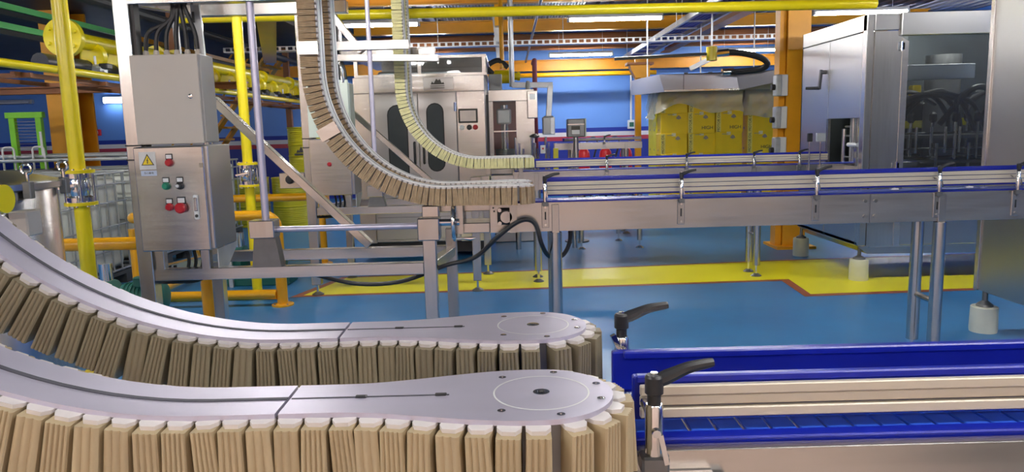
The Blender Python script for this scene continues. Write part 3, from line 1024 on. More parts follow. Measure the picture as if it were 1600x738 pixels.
def lift_frame(label, xl, xr, yf, yr, zb, feet, rodx):
    root = thing('lift_frame', label, 'machine frame', ((xl + xr) / 2, yf, 0))
    z0 = 0.10 if feet else 0.0
    xrl, xrr = xl + 0.155, xr + 0.075
    posts = ((xl, yf, 2.95, 0.085), (xr, yf, 0.9, 0.075), (xrl, yr, 1.25, 0.07), (xrr, yr, 0.85, 0.07))
    for x, y, zt, wd in posts:
        p = MB().span((x - wd / 2, y - wd / 2, z0), (x + wd / 2, y + wd / 2, zt), 0.004).build('post', 'steel_v', root)
        if feet:
            MB().cyl((x, y, 0.02), (x, y, z0), 0.012, seg=8).build('levelling_screw', 'chrome', p)
            MB().lathe([(0.055, 0), (0.055, 0.008), (0.02, 0.03)], (x, y, 0), 16).build('foot', 'steel_dark', p)
        else:
            MB().span((x - 0.06, y - 0.06, 0), (x + 0.06, y + 0.06, 0.008)).build('foot', 'steel_dark', p)
    MB().span((xl + 0.044, yf - 0.02, 0.9), (xl + 0.062, yf + 0.04, 2.9)).build('dark_edge_strip', 'black', root)  # black strip down the right side of the post
    MB().cyl((xrl, yr, 1.25), (xrl, yr, 2.95), 0.03, seg=14).build('round_post', 'chrome', root)
    MB().bar((xl + 0.043, yf, zb), (xr - 0.038, yf, zb), 0.06, 0.068, bev=0.003).build('front_beam', 'steel', root)
    MB().bar((xrl + 0.036, yr, zb), (xrr - 0.036, yr, zb), 0.06, 0.068, bev=0.003).build('rear_beam', 'steel', root)
    MB().bar((xr, yf + 0.038, zb), (xrr, yr - 0.036, zb), 0.055, 0.06, bev=0.003).build('side_beam', 'steel', root)
    MB().bar((xl, yf + 0.043, zb), (xrl, yr - 0.036, zb), 0.055, 0.06, bev=0.003).build('side_beam', 'steel', root)
    MB().bar((xl - 0.04, yf, 2.25), (xl + 0.95, yf, 2.25), 0.08, 0.08, bev=0.003).build('top_beam', 'steel', root)
    MB().bar((xrl - 0.1, yr, 2.27), (xrl + 0.95, yr, 2.27), 0.07, 0.075, bev=0.003).build('top_beam', 'steel', root)
    MB().bar((xl, yf, 2.25), (xrl, yr, 2.27), 0.06, 0.07, bev=0.003).build('top_side_beam', 'steel', root)
    MB().bar((xl + 0.22, yr - 0.01, 1.72), (xl + 1.17, yr - 0.01, zb + 0.05), 0.05, 0.075, (0, 1, 0), bev=0.003).build('brace', 'steel', root)
    for z in (1.44, 1.36):
        MB().span((xl - 0.046, yf - 0.046, z), (xl + 0.046, yf + 0.046, z + 0.008)).build('cable_tie', 'black', root)
    # screw jack, line shaft and hand wheel
    q = MB().span((rodx - 0.075, yf - 0.075, 0.905), (rodx + 0.065, yf + 0.04, 1.005), 0.004).build('jack_housing', 'steel_v', root)
    MB().prism([(rodx - 0.08, zb + 0.036), (rodx + 0.085, zb + 0.036), (rodx + 0.06, 0.905), (rodx - 0.06, 0.905)], yf - 0.05, yf + 0.035, 'Y').build('jack_mount', 'steel_dark', q)
    MB().cyl((rodx, yf, 1.0), (rodx, yf, 2.95), 0.021, seg=14).build('jack_screw', 'alu', root)
    MB().cyl((rodx + 0.06, yf, 0.945), (xr - 0.05, yf, 0.945), 0.018, seg=12).build('line_shaft', 'alu', root)
    q = MB().span((xr - 0.06, yf - 0.07, 0.865), (xr + 0.065, yf + 0.05, 0.995), 0.006).build('bevel_gearbox', 'steel_v', root)
    MB().span((xr - 0.035, yf - 0.03, 0.995), (xr + 0.06, yf + 0.06, 1.06), 0.004).build('slide_block', 'steel', q)
    wx = xr + 0.145
    h = MB()
    h.tube([(wx, yf + 0.1 * math.cos(k * PI / 14), 0.96 + 0.1 * math.sin(k * PI / 14)) for k in range(29)], 0.012, 10)
    hw = h.build('hand_wheel', 'chrome', root)
    for k in range(3):
        a = k * 2 * PI / 3 + 0.3
        MB().cyl((wx, yf, 0.96), (wx, yf + 0.095 * math.cos(a), 0.96 + 0.095 * math.sin(a)), 0.008, seg=8).build('spoke', 'chrome', hw)
    MB().cyl((xr + 0.06, yf, 0.96), (wx + 0.03, yf, 0.96), 0.02).build('wheel_hub', 'chrome', hw)
    MB().tube([(wx + 0.01, yf, 0.865), (wx + 0.05, yf, 0.865), (wx + 0.09, yf, 0.862), (wx + 0.12, yf, 0.865)], [0.006, 0.007, 0.013, 0.004], 10).build('wheel_crank', 'chrome', hw)
    MB().bar((xr - 0.02, yf + 0.14, 1.035), (xr + 0.36, yf + 0.14, 1.035), 0.07, 0.05, bev=0.003).build('support_arm', 'steel', root)
    return root


def upper_box(label, x0, x1, z0, z1, yf, dp, m):
    root = thing('control_cabinet', label, 'control box', ((x0 + x1) / 2, yf + dp / 2, z0))
    MB().span((x0 + 0.006, yf + 0.004, z0 + 0.004), (x1, yf + dp, z1), 0.006).build('body', m, root)
    d = MB().span((x0, yf - 0.014, z0), (x1 - 0.006, yf + 0.003, z1 - 0.002), 0.004).build('door', m, root)
    c = (x0 + (x1 - x0) * 0.84, yf - 0.014, z0 + (z1 - z0) * 0.53)
    MB().lathe([(0.013, 0), (0.013, -0.004), (0.009, -0.006)], c, 14, 'Y').build('lock', 'chrome', d)
    n = 6
    for k in range(n):
        x = x0 + 0.05 + k * (x1 - x0 - 0.09) / (n - 1)
        g = MB().lathe([(0.017, 0), (0.017, 0.02), (0.012, 0.032)], (x, yf + dp * 0.45, z1), 8).build('cable_gland', m, root)
        xm = (x0 + x1) / 2 + 0.06
        MB().tube(curve([(x, yf + dp * 0.45, z1 + 0.02), (x + (xm - x) * 0.12, yf + dp * 0.47, z1 + 0.13), (x + (xm - x) * 0.75, yf + dp * 0.5, z1 + 0.20 + 0.02 * k), (xm + 0.012 * (k - 3), yf + dp * 0.55, z1 + 0.36), (xm + 0.013 * (k - 3), yf + dp * 0.6, z1 + 0.8)], 5), 0.0125, 7).build('cable', 'cable', root)
    return root


def lower_box(label, x0, x1, z0, z1, yf, dp, full):
    root = thing('control_cabinet', label, 'control box', ((x0 + x1) / 2, yf + dp / 2, z0))
    MB().span((x0 + 0.004, yf + 0.004, z0 + 0.003), (x1, yf + dp, z1), 0.005).build('body', 'steel_satin', root)
    d = MB().span((x0, yf - 0.016, z0), (x1 - 0.022, yf + 0.003, z1 - 0.004), 0.005).build('door', 'steel', root)
    W, H, y = x1 - x0, z1 - z0, yf - 0.016

    def P(u, v):
        return (x0 + W * u, y, z1 - H * v)
    if full:
        c = P(0.485, 0.155)
        button(root, 'indicator_lamp', c, 'red_btn')
        button(root, 'green_button', P(0.415, 0.375), 'green_btn')
        s = button(root, 'selector_switch', P(0.605, 0.375), 'black')
        MB().lathe([(0.010, -0.02), (0.010, -0.03), (0.006, -0.034)], Vector(P(0.59, 0.375)), 10, 'Y').build('selector_knob', 'white', s)
        button(root, 'red_button', P(0.435, 0.575), 'red_btn')
        e = button(root, 'emergency_stop', P(0.60, 0.585), 'red_btn', r=0.024)
        MB().lathe([(0.028, -0.02), (0.030, -0.03), (0.022, -0.036)], Vector(P(0.60, 0.585)), 18, 'Y').build('mushroom_head', 'red_btn', e)
        hdl = MB().span((P(0.765, 0)[0], y - 0.008, P(0, 0.70)[2]), (P(0.835, 0)[0], y, P(0, 0.465)[2]), 0.006).build('door_handle', 'white', root)
        MB().span((P(0.775, 0)[0], y - 0.012, P(0, 0.62)[2]), (P(0.825, 0)[0], y - 0.006, P(0, 0.49)[2]), 0.004).build('handle_lever', 'steel', hdl)
        MB().lathe([(0.009, -0.002), (0.009, -0.012)], Vector(P(0.80, 0.665)), 12, 'Y').build('keyhole', 'black', hdl)
        # warning sign: card, triangle with border, lightning bolt, caption
        sg = MB().span((P(0.075, 0)[0], y - 0.0015, P(0, 0.215)[2]), (P(0.30, 0)[0], y, P(0, 0.05)[2])).build('warning_sign', 'galv', root)
        cx, cz = P(0.19, 0)[0], P(0, 0.128)[2]
        tri = [(cx - 0.036, cz - 0.028), (cx + 0.036, cz - 0.028), (cx, cz + 0.036)]
        MB().prism(tri, y - 0.0022, y - 0.0015, 'Y').build('triangle_border', 'print', sg)
        tri = [(cx - 0.028, cz - 0.0235), (cx + 0.028, cz - 0.0235), (cx, cz + 0.0265)]
        MB().prism(tri, y - 0.0028, y - 0.0022, 'Y').build('triangle', 'sign', sg)
        bolt = [(cx + 0.002, cz + 0.014), (cx - 0.006, cz - 0.004), (cx - 0.001, cz - 0.003), (cx - 0.003, cz - 0.013), (cx - 0.006, cz - 0.012), (cx - 0.001, cz - 0.02), (cx + 0.004, cz - 0.012), (cx + 0.001, cz - 0.012), (cx + 0.005, cz + 0.002), (cx + 0.001, cz + 0.001), (cx + 0.005, cz + 0.014)]
        MB().prism(bolt, y - 0.0033, y - 0.0028, 'Y').build('lightning_bolt', 'print', sg)
        cap = MB().span((P(0.085, 0)[0], y - 0.0015, P(0, 0.275)[2]), (P(0.30, 0)[0], y, P(0, 0.225)[2])).build('caption_label', 'sign_blue', root)
        t = inst('caption_text', TXT[('当心触电', 0.014, 'print')], cap, (P(0.192, 0)[0], y - 0.002, P(0, 0.25)[2]), FRONT)
        MB().span((P(0.885, 0)[0], y - 0.001, P(0, 0.205)[2]), (P(0.94, 0)[0], y, P(0, 0.165)[2])).build('small_plate', 'emblem', root)
    else:
        MB().lathe([(0.02, 0), (0.02, -0.01), (0.012, -0.018)], Vector(P(0.45, 0.45)), 12, 'Y').build('red_button', 'red_btn', root)
    for u in (0.18, 0.82):
        x = x0 + W * u
        MB().span((x - 0.025, yf + 0.02, z0 - 0.12), (x + 0.025, yf + 0.07, z0 + 0.004), 0.003).build('box_leg', 'steel_v', root)
    MB().prism([(yf + 0.03, z0), (yf + dp, z0), (yf + dp, z0 - 0.02), (yf + 0.12, z0 - 0.15), (yf + 0.03, z0 - 0.15)], x1 - 0.006, x1, 'X').build('gusset', 'galv', root)
    for k in range(4):
        x = x0 + W * (0.42 + 0.1 * k)
        MB().tube(curve([(x, yf + 0.15, z0 + 0.01), (x + 0.01, yf + 0.15, z0 - 0.1), (x - 0.05, yf + 0.16, z0 - 0.2), (x - 0.2, yf + 0.18, z0 - 0.21), (x - 0.22, yf + 0.2, z0 - 0.12)], 5), 0.010, 7).build('cable', 'cable', root)
    return root


lift_frame('stainless frame of the middle lift, carrying both control boxes at left', -2.105, -0.475, 4.2, 4.8, 0.70, False, -1.41)
upper_box('grey control box at left, with black cables entering its top', -2.083, -1.70, 1.447, 1.94, 4.17, 0.19, 'grey_box')
lower_box('steel control box at left with push buttons and yellow warning sign', -2.10, -1.69, 0.845, 1.437, 4.15, 0.33, True)
o = thing('cable_riser', 'slotted cable riser with dark cables above the grey control box', 'cable duct', (-1.82, 4.40, 2.0))
MB().bar((-1.79, 4.42, 1.95), (-1.83, 4.42, 2.95), 0.05, 0.02, (0, 1, 0)).build('slotted_strip', 'galv', o)
for k in range(7):
    MB().span((-1.812 - 0.006 * k, 4.398, 2.02 + k * 0.12), (-1.800 - 0.006 * k, 4.41, 2.08 + k * 0.12)).build('slot', 'black', o)
MB().bar((-1.93, 4.44, 1.95), (-1.95, 4.44, 2.95), 0.03, 0.02, (0, 1, 0)).build('edge_strip', 'galv', o)
fC = lift_frame('stainless frame of the far lift, standing on the yellow floor strip', -1.82, -0.33, 6.72, 7.5, 0.78, True, -1.225)
MB().bar((-1.75, 6.78, 2.16), (-0.62, 6.78, 2.13), 0.1, 0.06, bev=0.003).build('top_arm', 'steel', fC)
MB().bar((-1.62, 6.78, 2.62), (-1.30, 6.78, 2.2), 0.06, 0.09, (0, 1, 0), bev=0.003).build('top_brace', 'steel', fC)
upper_box('pale green-grey control box behind the brown brush lift', -1.80, -1.42, 1.45, 1.93, 6.69, 0.2, 'pale_box')
lower_box('plain steel control box behind the brown brush lift, below the pale one', -1.80, -1.41, 0.93, 1.44, 6.67, 0.3, False)
o = MB().span((-2.10, 6.70, 1.0), (-1.87, 6.8, 1.14), 0.004).build('bearing_plate', 'steel', fC)
MB().lathe([(0.04, 0), (0.04, -0.02), (0.018, -0.022), (0.018, -0.035)], (-2.0, 6.70, 1.08), 18, 'Y').build('bearing', 'black', o)

# ------------------------------------------------------------------ yellow process pipes and barriers
def process_pipe(label, x, y, zv, ztop, r):
    root = thing('process_pipe', label, 'pipe', (x, y, 0))
    MB().cyl((x, y, 0.012), (x, y, zv - 0.105), r, seg=18).build('lower_pipe', 'yellow', root)
    MB().cyl((x, y, zv + 0.105), (x, y, ztop), r, seg=18).build('upper_pipe', 'yellow', root)
    MB().lathe([(r * 1.9, 0), (r * 1.9, 0.012)], (x, y, 0), 20).build('floor_flange', 'yellow', root)
    for s in (-1, 1):
        z = zv + s * 0.1
        f = MB().lathe([(r * 2.1, -0.01), (r * 2.1, 0.01)], (x, y, z), 24).build('flange', 'yellow', root)
        for k in range(8):
            a = k * PI / 4 + 0.2
            q = Vector((x + r * 1.75 * math.cos(a), y + r * 1.75 * math.sin(a), z))
            MB().lathe([(0.008, -0.018), (0.008, 0.018)], q, 6).build('bolt', 'chrome', f)
    b = MB().lathe([(r * 1.75, -0.09), (r * 1.75, -0.06), (r * 1.2, -0.05), (r * 1.45, 0), (r * 1.2, 0.05), (r * 1.75, 0.06), (r * 1.75, 0.09)], (x, y, zv), 20).build('valve_body', 'chrome', root)
    for k in range(4):
        a = k * PI / 2 + 0.55
        q = Vector((x + r * 1.7 * math.cos(a), y + r * 1.7 * math.sin(a), zv))
        MB().cyl(q - Vector((0, 0, 0.088)), q + Vector((0, 0, 0.088)), 0.009, seg=8).build('tie_bolt', 'chrome', b)
    MB().cyl((x - 0.01, y - r, zv + 0.005), (x - 0.02, y - r * 2.3, zv + 0.005), 0.02).build('valve_stem', 'chrome', b)
    MB().bar((x - 0.085, y - r * 2.2, zv + 0.0), (x + 0.03, y - r * 2.2, zv + 0.02), 0.016, 0.022, bev=0.003).build('valve_lever', 'chrome', b)
    return root


process_pipe('yellow upright pipe with chrome valve, left of the control boxes', -2.69, 4.6, 1.19, 3.5, 0.045)
process_pipe('yellow upright pipe with chrome valve, right of the control boxes', -2.41, 6.8, 1.13, 2.6, 0.045)


def barrier(label, pts_top, pts_low, posts, m='amber'):
    root = thing('pipe_barrier', label, 'barrier', (pts_top[1][0], pts_top[1][1], 0))
    MB().tube(bend(pts_top, 0.14, 7), 0.045, 14).build('top_rail', m, root)
    MB().tube(bend(pts_low, 0.1, 7), 0.045, 14).build('lower_rail', m, root)
    for x, y, z in posts:
        p = MB().cyl((x, y, 0.01), (x, y, z), 0.047, seg=16).build('post', m, root)
        f = MB().lathe([(0.095, 0), (0.095, 0.014), (0.05, 0.02)], (x, y, 0), 20).build('floor_flange', m, root)
        for k in range(4):
            a = k * PI / 2 + 0.8
            MB().lathe([(0.009, 0.014), (0.009, 0.024)], (x + 0.078 * math.cos(a), y + 0.078 * math.sin(a), 0), 6).build('bolt', 'chrome', f)
    return root


zt, zl = 0.80, 0.10
barrier('amber pipe barrier round the pump, right of the control boxes', [(-3.32, 8.2, zt), (-3.32, 6.33, zt), (-2.03, 6.33, zt), (-2.03, 6.33, 0.02)],
        [(-3.26, 8.2, zl), (-3.26, 6.33, zl), (-2.075, 6.33, zl)], [(-3.32, 6.42, 0.7), (-2.03, 6.33, 0.5)])
barrier('amber pipe barrier behind the pump, before the yellow drums', [(-3.4, 8.36, zt - 0.02), (-2.8, 8.36, zt - 0.02), (-2.17, 8.36, zt - 0.02), (-2.17, 8.36, 0.02)],
        [(-3.4, 8.36, 0.09), (-2.8, 8.36, 0.09), (-2.22, 8.36, 0.09)], [(-3.35, 8.36, zt - 0.03), (-2.17, 8.36, 0.5)])
barrier('amber pipe barrier across the white tanks, behind the near yellow pipe', [(-3.35, 4.95, 0.78), (-2.6, 4.95, 0.78), (-2.09, 4.95, 0.78), (-2.09, 4.95, 0.02)],
        [(-3.35, 4.95, 0.10), (-2.6, 4.95, 0.10), (-2.14, 4.95, 0.10)], [(-3.3, 4.95, 0.74), (-2.09, 4.95, 0.5)])

# pumps behind the barrier
def pump(x, y, label):
    root = thing('transfer_pump', label, 'pump', (x, y, 0))
    MB().span((x - 0.3, y - 0.16, 0.0), (x + 0.32, y + 0.16, 0.08), 0.01).build('base_frame', 'pump', root)
    b = MB().lathe([(0.06, -0.2), (0.115, -0.19), (0.115, 0.12), (0.07, 0.14)], (x + 0.12, y, 0.24), 18, 'X').build('motor', 'pump', root)
    for k in range(9):
        MB().lathe([(0.125, -0.005), (0.125, 0.005)], (x - 0.04 + k * 0.03, y, 0.24), 18, 'X').build('cooling_fin', 'pump', b)
    MB().lathe([(0.07, -0.08), (0.15, -0.06), (0.15, 0.05), (0.08, 0.08)], (x - 0.2, y, 0.24), 18, 'X').build('pump_casing', 'pump', root)
    MB().cyl((x - 0.2, y, 0.36), (x - 0.2, y, 0.52), 0.05).build('outlet', 'chrome', root)
    MB().span((x + 0.05, y - 0.1, 0.34), (x + 0.2, y - 0.02, 0.42), 0.01).build('terminal_box', 'pump', root)
    for s in (-1, 1):
        MB().span((x - 0.26 + 0.26 * (s + 1), y - 0.2, 0), (x - 0.22 + 0.26 * (s + 1), y - 0.165, 0.36)).build('stay', 'galv', root)


pump(-2.55, 7.35, 'dark green pump on the floor behind the amber barrier')
pump(-3.0, 5.7, 'dark green pump half hidden below the steel control box')

# ------------------------------------------------------------------ caged tanks
def caged_tank(label, x0, y0, full=True):
    """one metre by 1.2 metre tank in a tube cage on a pallet; x0 is its right face"""
    root = thing('caged_tank', label, 'tank', (x0 - 0.5, y0 + 0.6, 0))
    x1, y1 = x0 - 1.0, y0 + 1.2
    mb = MB()
    mb.span((x1 + 0.04, y0 + 0.04, 0.17), (x0 - 0.04, y1 - 0.04, 1.11), 0.07)
    t = mb.build('tank_body', 'tank', root)
    MB().lathe([(0.12, 1.10), (0.12, 1.15), (0.08, 1.16)], (x0 - 0.5, y0 + 0.6, 0), 18).build('lid', 'red_btn' if not full else 'black', t)
    MB().span((x1, y0, 0.10), (x0, y1, 0.135)).build('pallet_deck', 'pallet', root)
    for yy in (y0, y0 + 0.53, y1 - 0.14):
        for xx in (x1, x1 + 0.43, x0 - 0.14):
            MB().span((xx, yy, 0), (xx + 0.14, yy + 0.14, 0.10)).build('pallet_block', 'pallet', root)
    for z in (0.16, 0.38, 0.62, 0.86, 1.04, 1.15):
        r = 0.012 if z in (0.16, 1.15) else 0.009
        MB().tube([(x0, y0, z), (x0, y1, z), (x1, y1, z), (x1, y0, z), (x0, y0, z)], r, 6).build('cage_ring', 'cage', root)
    me = MB().cyl((0, 0, 0.15), (0, 0, 1.155), 0.009, seg=6).mesh('cage_bar', M['cage'])
    for k in range(8):
        inst('cage_bar', me, root, (x0, y0 + 0.05 + k * 1.1 / 7, 0))
        inst('cage_bar', me, root, (x1, y0 + 0.05 + k * 1.1 / 7, 0))
    for k in range(1, 7):
        inst('cage_bar', me, root, (x1 + k / 7, y0, 0))
        inst('cage_bar', me, root, (x1 + k / 7, y1, 0))
    for k in (0.3, 0.7):
        MB().tube([(x0, y0 + 1.2 * k, 1.165), (x1, y0 + 1.2 * k, 1.165)], 0.012, 6).build('top_bar', 'cage', root)
    return root


caged_tank('caged white tank behind the near yellow pipe, front right', -4.03, 6.5)
caged_tank('caged white tank right of the steel control box, by the drums', -4.03, 9.75)
caged_tank('caged white tank in the rear row at far left, nearer one', -5.2, 7.2)
caged_tank('caged white tank hidden mostly behind the control boxes', -4.03, 7.95)
o = thing('roller_track', 'shiny roller rails lying across above the white tanks at left', 'rails', (-5.6, 8.9, 1.2))
for k, (y, z) in enumerate(((8.75, 1.26), (8.95, 1.30), (9.2, 1.31))):
    MB().tube([(-8, y, z), (-4.35, y, z)], 0.02, 8).build('rail', 'galv', o)
for k in range(14):
    MB().cyl((-7.9 + k * 0.27, 8.72, 1.255), (-7.9 + k * 0.27, 9.22, 1.305), 0.012, seg=6).build('roller', 'galv', o)
for x in (-7.6, -6.6):
    MB().span((x - 0.03, 8.9, 0), (x + 0.03, 8.98, 1.28)).build('post', 'galv', o)

# ------------------------------------------------------------------ steel pressure tank at the left edge
c = Vector((-2.42, 3.3, 0))
o = thing('pressure_tank', 'stainless pressure tank with clamped lid at the left edge', 'tank', tuple(c))
MB().lathe([(0.30, 0.12), (0.335, 0.16), (0.335, 1.27), (0.33, 1.28)], c, 40).build('shell', 'steel_v', o)
MB().lathe([(0.345, 1.27), (0.36, 1.275), (0.36, 1.30), (0.35, 1.305), (0.34, 1.31), (0.18, 1.35), (0.02, 1.36)], c, 40).build('lid', 'steel_satin', o)
for a in (-100, -60, -20, 25, 140, 190):
    p = c + Vector((0.365 * math.cos(R(a)), 0.365 * math.sin(R(a)), 0))
    q = MB().box(p + Vector((0, 0, 1.275)), (0.035, 0.035, 0.075), None, 0.004).build('lid_clamp', 'steel_dark', o)
    MB().cyl(p + Vector((0, 0, 1.24)), p + Vector((0, 0, 1.35)), 0.008, seg=8).build('eye_bolt', 'chrome', q)
    MB().tube([p + Vector((0.022 * math.cos(k * PI / 8), 0, 1.365 + 0.022 * math.sin(k * PI / 8))) for k in range(17)], 0.007, 8).build('ring_nut', 'chrome', q)
MB().span((c.x + 0.29, 3.10, 1.08), (c.x + 0.37, 3.2, 1.19), 0.006).build('junction_box', 'grey_box', o)
for a in (45, 165, 285):
    MB().cyl(c + Vector((0.25 * math.cos(R(a)), 0.25 * math.sin(R(a)), 0)), c + Vector((0.25 * math.cos(R(a)), 0.25 * math.sin(R(a)), 0.16)), 0.03).build('leg', 'steel_v', o)
p = at(9, 311, 2.93)
q = MB().lathe([(0.04, -0.40), (0.04, -0.03), (0.057, -0.03), (0.057, 0.0)], p, 20, 'X').build('side_flange', 'yellow', o)
MB().lathe([(0.063, -0.045), (0.063, -0.028)], p, 20, 'X').build('gasket_ring', 'chrome', q)

# ------------------------------------------------------------------ pipe rack at upper left
X, Z = -3.85, 2.37
o = thing('header_pipe', 'thick yellow header pipe with big flange, running away at upper left', 'pipe', (X, 9, Z))
MB().tube([(X, 6.75, Z), (X, 14.6, Z + 0.03)], 0.072, 18).build('pipe', 'yellow', o)
f = MB().lathe([(0.165, -0.03), (0.165, 0.03)], (X, 6.6, Z), 30, 'Y').build('flange', 'yellow', o)
MB().lathe([(0.055, -0.045), (0.055, -0.03)], (X, 6.6, Z), 24, 'Y').build('blind_cover', 'yellow', f)
MB().lathe([(0.11, 0.03), (0.075, 0.2)], (X, 6.6, Z), 20, 'Y').build('reducer', 'yellow', f)
for k in range(6):
    a = k * PI / 3 + 0.4
    MB().lathe([(0.018, -0.055), (0.018, 0.05)], (X + 0.125 * math.cos(a), 6.6, Z + 0.125 * math.sin(a)), 6, 'Y').build('bolt', 'yellow', f)
for y in (8.3, 8.75, 11.4, 11.75, 13.2):
    MB().lathe([(0.11, -0.03), (0.11, 0.03)], (X, y, Z + 0.01), 20, 'Y').build('collar', 'yellow', o)
for k, y in enumerate((7.0, 7.45, 7.9, 8.5, 9.1, 9.7, 10.3, 10.9, 11.5, 12.1, 12.7, 13.3)):
    MB().lathe([(0.105, -0.02), (0.13, 0.0), (0.105, 0.02)], (X + 0.02, y, Z - 0.13), 16, 'Y').build('branch_clamp', 'yellow', o)
    v = thing('branch_valve', 'blue handled branch valve under the yellow header pipe' if k == 3 else 'black handled branch valve under the header pipe, ' + ['first', 'second', 'third', '', 'fifth', 'sixth', 'seventh', 'eighth', 'ninth', 'tenth', 'eleventh', 'twelfth'][k] + ' from the big flange', 'valve', (X + 0.02, y, Z - 0.26), 'branch valves under the header pipe')
    MB().lathe([(0.035, -0.08), (0.06, -0.06), (0.06, 0.06), (0.035, 0.08)], (X + 0.04, y, Z - 0.25), 10, 'X').build('body', 'steel_dark' if k % 3 else 'galv', v)
    MB().cyl((X + 0.04, y, Z - 0.25), (X + 0.04, y, Z - 0.12), 0.025, seg=8).build('neck', 'yellow' if k % 2 else 'galv', v)
    MB().span((X + 0.08, y - 0.05, Z - 0.24), (X + 0.16, y + 0.05, Z - 0.19), 0.008).build('handle', 'valve_blue' if k == 3 else 'black', v)
tag(MB().tube([(-3.6, 3.6, 2.045), (-3.6, 14.5, 2.045)], 0.032, 12).build('lower_header_pipe', 'yellow'), 'thin yellow pipe running away just below the branch valves', 'pipe')
o = thing('pipe_rack', 'dark steel shelf carrying the branch valves at upper left', 'pipe rack', (-3.85, 9, 1.97))
for x in (-4.15, -3.68):
    MB().bar((x, 5.6, 1.985), (x, 14.5, 1.985), 0.035, 0.035).build('rail', 'brown', o)
for k in range(9):
    MB().bar((-4.15, 5.7 + k * 1.05, 1.98), (-3.6, 5.7 + k * 1.05, 1.98), 0.035, 0.035).build('cross_bar', 'brown', o)
for y in (9.55, 14.3):
    MB().span((-4.25, y - 0.05, 0 if y > 14 else 2.02), (-4.15, y + 0.05, 3.1)).build('hanger', 'brown', o)
tag(MB().tube([(-3.9, 6.3, 2.14), (-3.9, 14.4, 2.15)], 0.075, 12).build('manifold_pipe', 'pump_dark'), 'near-black manifold pipe under the yellow header pipe', 'pipe')
for dz, nm in ((0.30, 'mint green cable tray rail above the yellow header pipe, upper one'), (0.12, 'mint green cable tray rail above the yellow header pipe, lower one')):
    o = thing('tray_rail', nm, 'cable tray', (-4.6, 9, 2.4 + dz))
    MB().bar((-4.6, 5.0, 2.42 + dz), (-4.6, 9.0, 2.42 + dz), 0.05, 0.055).build('green_length', 'mint', o)
    MB().bar((-4.6, 9.0, 2.42 + dz), (-4.6, 14.5, 2.42 + dz), 0.05, 0.055).build('amber_length', 'orange', o)
    MB().bar((-4.62, 5.0, 2.365 + dz), (-4.62, 14.5, 2.365 + dz), 0.05, 0.045).build('dark_tray', 'pallet', o)
tag(MB().tube([(-4.2, 5.5, 2.9), (-4.2, 15, 2.9)], 0.06, 10).build('dark_pipe', 'pallet'), 'dark pipe highest in the rack at upper left', 'pipe')

# ------------------------------------------------------------------ green stand, stairs and drums at left
o = thing('green_stand', 'bright green upright frame with ladder rungs at far left', 'stand', (-5.85, 9.0, 0))
for x in (-5.98, -5.66):
    MB().bar((x, 9.0, 0), (x, 9.0, 1.78), 0.07, 0.06, (0, 1, 0), bev=0.004).build('upright', 'green', o)
MB().bar((-6.05, 9.0, 1.80), (-5.60, 9.0, 1.80), 0.07, 0.07, bev=0.004).build('top_bar', 'green', o)
for k in range(16):
    MB().span((-5.945, 8.99, 1.15 + k * 0.038), (-5.695, 9.0, 1.156 + k * 0.038)).build('mesh_wire', 'steel_dark', o)
MB().span((-5.65, 8.955, 1.28), (-5.625, 8.965, 1.6)).build('printed_strip', 'white', o)
for x in (-6.08, -5.72):
    MB().tube(bend([(x, 8.9, 1.15), (x, 8.9, 1.42), (x + 0.14, 8.9, 1.42), (x + 0.14, 8.9, 1.15)], 0.05), 0.012, 8).build('hoop_handle', 'white', o)
MB().span((-6.2, 8.8, 0.9), (-5.5, 9.3, 1.15), 0.02).build('machine_body', 'pallet', o)
MB().span((-6.1, 8.85, 0), (-5.6, 9.25, 0.9)).build('machine_base', 'pallet', o)

o = thing('steel_stairs', 'orange steel stairs climbing behind the far yellow pipe', 'stairs', (-5.5, 15.5, 0))
a, b = Vector((-7.05, 15.5, 0.1)), Vector((-4.47, 15.5, 3.47))
for y in (15.05, 15.95):
    d = Vector((0, y - 15.5, 0))
    MB().bar(a + d, b + d, 0.04, 0.27, (0, 1, 0)).build('stringer', 'orange', o)
    MB().tube([a + d + Vector((0, 0, 0.95)), b + d + Vector((0, 0, 0.95))], 0.02, 8).build('handrail', 'orange', o)
for k in range(14):
    p = a.lerp(b, (k + 0.5) / 14)
    MB().box(p, (0.30, 0.86, 0.04)).build('tread', 'orange', o)


